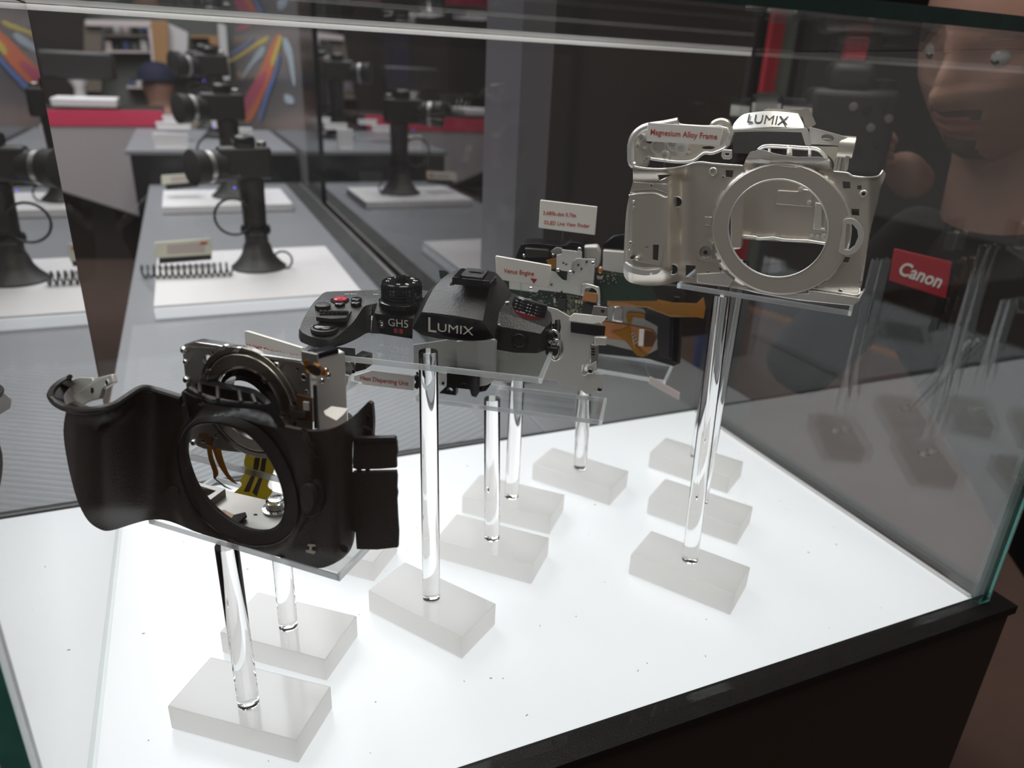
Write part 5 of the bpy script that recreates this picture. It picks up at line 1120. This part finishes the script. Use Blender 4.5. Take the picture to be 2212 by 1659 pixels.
st_ = thing('stool', 'dark stool under the seated person in the navy cap', 'stool')
lathe('seat', (px_-.02, py_, pz_-.71), (0, 0, 1), [(0, 170), (40, 175), (50, 160)], 'cloth', st_, n=24)
for k in range(4): lathe('leg', (px_-.02+.13*math.cos(k*PI/2+.7), py_+.13*math.sin(k*PI/2+.7), -LIFT+.001), (0, 0, 1), [(0, 15), ((pz_-.71+LIFT)*1000-2, 12)], 'pole', st_, n=8)

# ---------------------------------------------------------------- man beyond the right glass
man = thing('person', 'man in a black top beyond the right glass, holding a big black camera', 'person')
hc = dist(2212, 72, .70)                                   # middle of the head
fw = Vector((-.88, -.06, -.28)).normalized(); sd = fw.cross(Vector((0, 0, 1))).normalized(); up_ = sd.cross(fw).normalized()
tl = math.radians(5); sd, up_ = sd*math.cos(tl)+up_*math.sin(tl), up_*math.cos(tl)-sd*math.sin(tl)
def ga(x, s): return math.exp(-(x/s)**2)
NU, NV = 110, 110; HV, HF = [], []
for j in range(NV+1):
    ph_ = PI*j/NV
    for i in range(NU):
        th_ = 2*PI*i/NU
        z = math.cos(ph_); r = math.sin(ph_); y = r*math.cos(th_); x = r*math.sin(th_)      # y forward, x side
        X, Y, Z = x*82, y*99, z*126
        if Z < 0: X *= 1-.30*(-Z/118)**1.3; Y *= 1-.16*(-Z/118)**2
        if y > 0:
            f = ss(0, .55, y)
            Y += f*(20*ga(X, 9)*ga(Z+22, 20) + 9*ga(X, 7)*ga(Z+2, 20) + 9*ga(X, 14)*ga(Z+33, 9))       # nose bridge, tip, wings
            Y += f*(4.5*ga(Z-20, 9)*ga(X, 48) - 9*ga(abs(X)-31, 14)*ga(Z-4, 11) + 4.0*ga(abs(X)-31, 10)*ga(Z-3, 7))
            Y += f*(5.5*ga(X, 24)*ga(Z+53, 5.5) + 5.5*ga(X, 22)*ga(Z+65, 6) - 3.0*ga(X, 25)*ga(Z+59, 2.2) - 2.5*ga(X, 20)*ga(Z+75, 5))
            Y += f*(9*ga(X, 22)*ga(Z+93, 14)); Y += f*3*ga(abs(X)-42, 16)*ga(Z+20, 16)
            if Z < -20: Y += f*4*ga(X, 40)
        for s_ in (-1, 1):
            if abs(Y+6) < 26 and s_*X > 40 and abs(Z+6) < 42:
                X += s_*11*ga(Y+4, 12)*ga(Z+6, 24)
        HV.append(hc+sd*(X/1000)+fw*(Y/1000)+up_*(Z/1000))
for j in range(NV):
    for i in range(NU): HF.append((j*NU+i, j*NU+(i+1) % NU, (j+1)*NU+(i+1) % NU, (j+1)*NU+i))
# one continuous body: neck, trunk, arms grown from a skeleton, joined with the head
neck0 = hc-up_*.085-fw*.015; ch_ = Vector((hc.x+.12, hc.y+.0, hc.z-.33)); 
head = mk('head', HV, HF, 'skin', man, smooth=180)
dk = mat('stubble_skin', (.10, .06, .045), .7, bump=.8, bscale=900); lipm = mat('lip_skin', (.36, .14, .12), .45); eyem = mat('eye_white', (.5, .48, .46), .2)
for m_ in (dk, lipm): head.data.materials.append(m_)
for p in head.data.polygons:
    q = p.center-hc; X, Y, Z = q.dot(sd)*1000, q.dot(fw)*1000, q.dot(up_)*1000
    if Y > 45 and Z < -77 and abs(X) < 17 and Z > -104: p.material_index = 1
    if Y > 55 and -51 < Z < -43 and abs(X) < 26: p.material_index = 1
    if Y > 60 and -70 < Z < -50 and abs(X) < 23-abs(Z+59)*.6: p.material_index = 2
for s_ in (-1, 1):
    c = hc+sd*(s_*.032)+fw*.0795+up_*.004
    lathe('eye', c, fw, [(-6, 9), (2, 10), (7, 7.5), (10, 3), (10.4, .5)], eyem, man, n=20); lathe('pupil', c+fw*.0085-up_*.002, fw, [(0, 4.2), (1.6, 3)], 'dark', man, n=16)
    tube('eyebrow', [c+fw*(.016-.006*k*k/4)+sd*(s_*(-.014+.010*k))+up_*(.017+.003*math.sin(k)) for k in range(4)], [2.5, 3.2, 3, 1.5], 'hair', man)
hairv = lathe('hair', hc-fw*.012+up_*.020, up_-fw*.15, [(-30, 40), (0, 92), (35, 94), (70, 78), (95, 50), (106, 12)], 'hair', man, n=36)
nk = [neck0+Vector((.03, .004, -.10)), neck0+Vector((.015, 0, -.04)), neck0, neck0+up_*.045]
tube('neck', [nk[0].lerp(nk[1], k/4) for k in range(4)]+[nk[1].lerp(nk[2], k/4) for k in range(4)]+[nk[2].lerp(nk[3], k/4) for k in range(5)], [60-k*.7 for k in range(13)], 'skin', man, n=28)
skinfig('black_top', [(tuple(ch_+Vector((.28, -.24, -.40))), (.175, .125)), (tuple(ch_+Vector((.12, -.09, -.20))), (.165, .125)), (tuple(ch_+Vector((0, 0, .01))), (.175, .115)), (tuple(neck0+Vector((.05, .008, -.10))), (.085, .085)),
    (tuple(ch_+Vector((.02, .20, .03))), .064), (tuple(ch_+Vector((-.06, .27, -.15))), .055), (tuple(dist(1985, 400, .84)+Vector((.05, 0, -.03))), .042),
    (tuple(ch_+Vector((.05, -.17, .03))), .064), (tuple(ch_+Vector((.0, -.25, -.18))), .055), (tuple(ch_+Vector((-.04, -.18, -.34))), .042)],
    [(0, 1), (1, 2), (2, 3), (2, 4), (4, 5), (5, 6), (2, 7), (7, 8), (8, 9)], 'cloth', man)
# the legs, out of view below the case
for s_ in (-1, 1):
    b_ = ch_+Vector((.34, -.30+.09*s_, -.46)); skinfig('trouser_leg', [(tuple(b_), .095), (tuple(b_+Vector((.01, 0, -.28))), .075), (tuple(Vector((b_.x+.03, b_.y, -LIFT+.06))), .055), (tuple(Vector((b_.x-.10, b_.y, -LIFT+.045))), .042)], [(0, 1), (1, 2), (2, 3)], 'navy', man)
# hand around the camera
wr = dist(1958, 375, .835); kx = FG.U
def finger(a, b, c, r): return skinfig('finger', [(tuple(a), r), (tuple(b), r*.92), (tuple(c), r*.75)], [(0, 1), (1, 2)], 'skin', man, 1)
skinfig('palm', [(tuple(wr+Vector((.03, 0, -.02))), .026), (tuple(wr), (.030, .020)), (tuple(dist(1925, 335, .83)), (.036, .016))], [(0, 1), (1, 2)], 'skin', man)
for k, (y0, y1, l) in enumerate(((300, 292, 52), (318, 314, 58), (336, 336, 54), (353, 356, 46))):
    finger(dist(1925, y0+5, .825), dist(1905, y0, .81), dist(1905-l*.6, y1, .80), .0078)
finger(dist(1932, 318, .84), dist(1910, 285, .84), dist(1888, 275, .83), .009)
# his camera
mc = thing('handheld_camera', 'big black camera with a long lens, held by the man beyond the glass', 'camera')
DC = Fr(dist(1810, 275, .80), -33)
u0, v0 = DC.uv(1810, 275)
boxm('body', DC, -38, 56, -52, 40, -30, 14, 'black', mc, bevel=9, seg=3)
boxm('hump', DC, -22, 26, 36, 66, -26, 12, 'black', mc, bevel=10, seg=3)
boxm('flash_shoe', DC, -10, 14, 66, 90, -12, 4, 'canonred', mc, bevel=3)
ldir = (-DC.U*.93-DC.N*.1+Vector((0, 0, -.05)))
lathe('lens_barrel', DC.W(-30, -4, -6), ldir, [(0, 32), (30, 34), (32, 36), (62, 37), (64, 33), (84, 35)], 'gloss', mc, n=36)
lathe('zoom_ring', DC.W(-30, -4, -6), ldir, [(36, 36), (36, 38), (58, 38.5), (58, 36)], 'chip', mc, n=48, wob=lambda i, h: 1.0 if i % 2 else .97)
for k, (uu, vv) in enumerate(((8, 22), (22, 20), (38, 24), (30, 2), (40, -14), (22, -20), (46, 12))):
    lathe('button', DC.W(uu, vv, 14), DC.N, [(-1, 4.5), (1.2, 4.5), (1.6, 3)], 'steel' if k % 3 == 0 else 'gloss', mc, n=14)
lathe('mode_dial', DC.W(40, 40, -8), (0, 0, 1), [(0, 12), (9, 12), (10, 10)], 'gloss', mc, n=28)
# red badge on his strap

BD = Fr(dist(1988, 592, .70), -38); BDr = math.radians(-12)
bd = slab('chest_badge', BD, [sm([(1932, 537, 1), (2056, 566, 1), (2044, 646, 1), (1920, 606, 1)], 1)], 'canonred', man, d=1, th=2, bevel=.8)
text('lettering', 'Canon', fmat(BD, 1990, 594, 1.4, -14), wid(BD, 1938, 2040, 594, 1), 'white', bd, bold=.02, th=.3, hscale=1.15)

# ---------------------------------------------------------------- dust on the light panel
random.seed(21); V, Fc = [], []
for i in range(80):
    x, y = random.uniform(X0+.01, X1-.01), random.uniform(Y0+.01, Y1-.02); a = random.uniform(0, PI); L_ = random.choice((.0002, .0003, .0004, .0008)); w_ = .00014
    c, s_ = math.cos(a), math.sin(a); k = len(V)
    for z in (.0001, .0004):
        for u, v in ((-L_, -w_), (L_, -w_), (L_, w_), (-L_, w_)): V.append((x+u*c-v*s_, y+u*s_+v*c, z))
    Fc += [tuple(k+j for j in f) for f in ((0, 1, 2, 3), (4, 5, 6, 7), (0, 1, 5, 4), (1, 2, 6, 5), (2, 3, 7, 6), (3, 0, 4, 7))]
tag(mk('dust', V, Fc, mat('grey_dust', (.2, .19, .18), .9)), 'specks of grey dust scattered over the glowing white panel', 'dust', kind='stuff')

# ---------------------------------------------------------------- finish: origins at each thing's base, lift to standing height
bpy.context.view_layer.update()
def kids(o): return list(o.children)
def bb(o, acc):
    if o.type == 'MESH':
        for c in o.bound_box: acc.append(o.matrix_world @ Vector(c))
    for k in kids(o): bb(k, acc)
for o in list(SC.objects):
    if o.parent is not None or o.type in ('CAMERA', 'LIGHT'): continue
    if o.type == 'EMPTY' and o.location.length < 1e-9 and o.children:
        acc = []; bb(o, acc)
        if acc:
            c = Vector((sum(a.x for a in acc)/len(acc), sum(a.y for a in acc)/len(acc), min(a.z for a in acc)))
            o.location = c
            for k in kids(o): k.location = k.location-c
    o.location.z += LIFT
for o in SC.objects:
    if o.type == 'LIGHT': o.location.z += LIFT
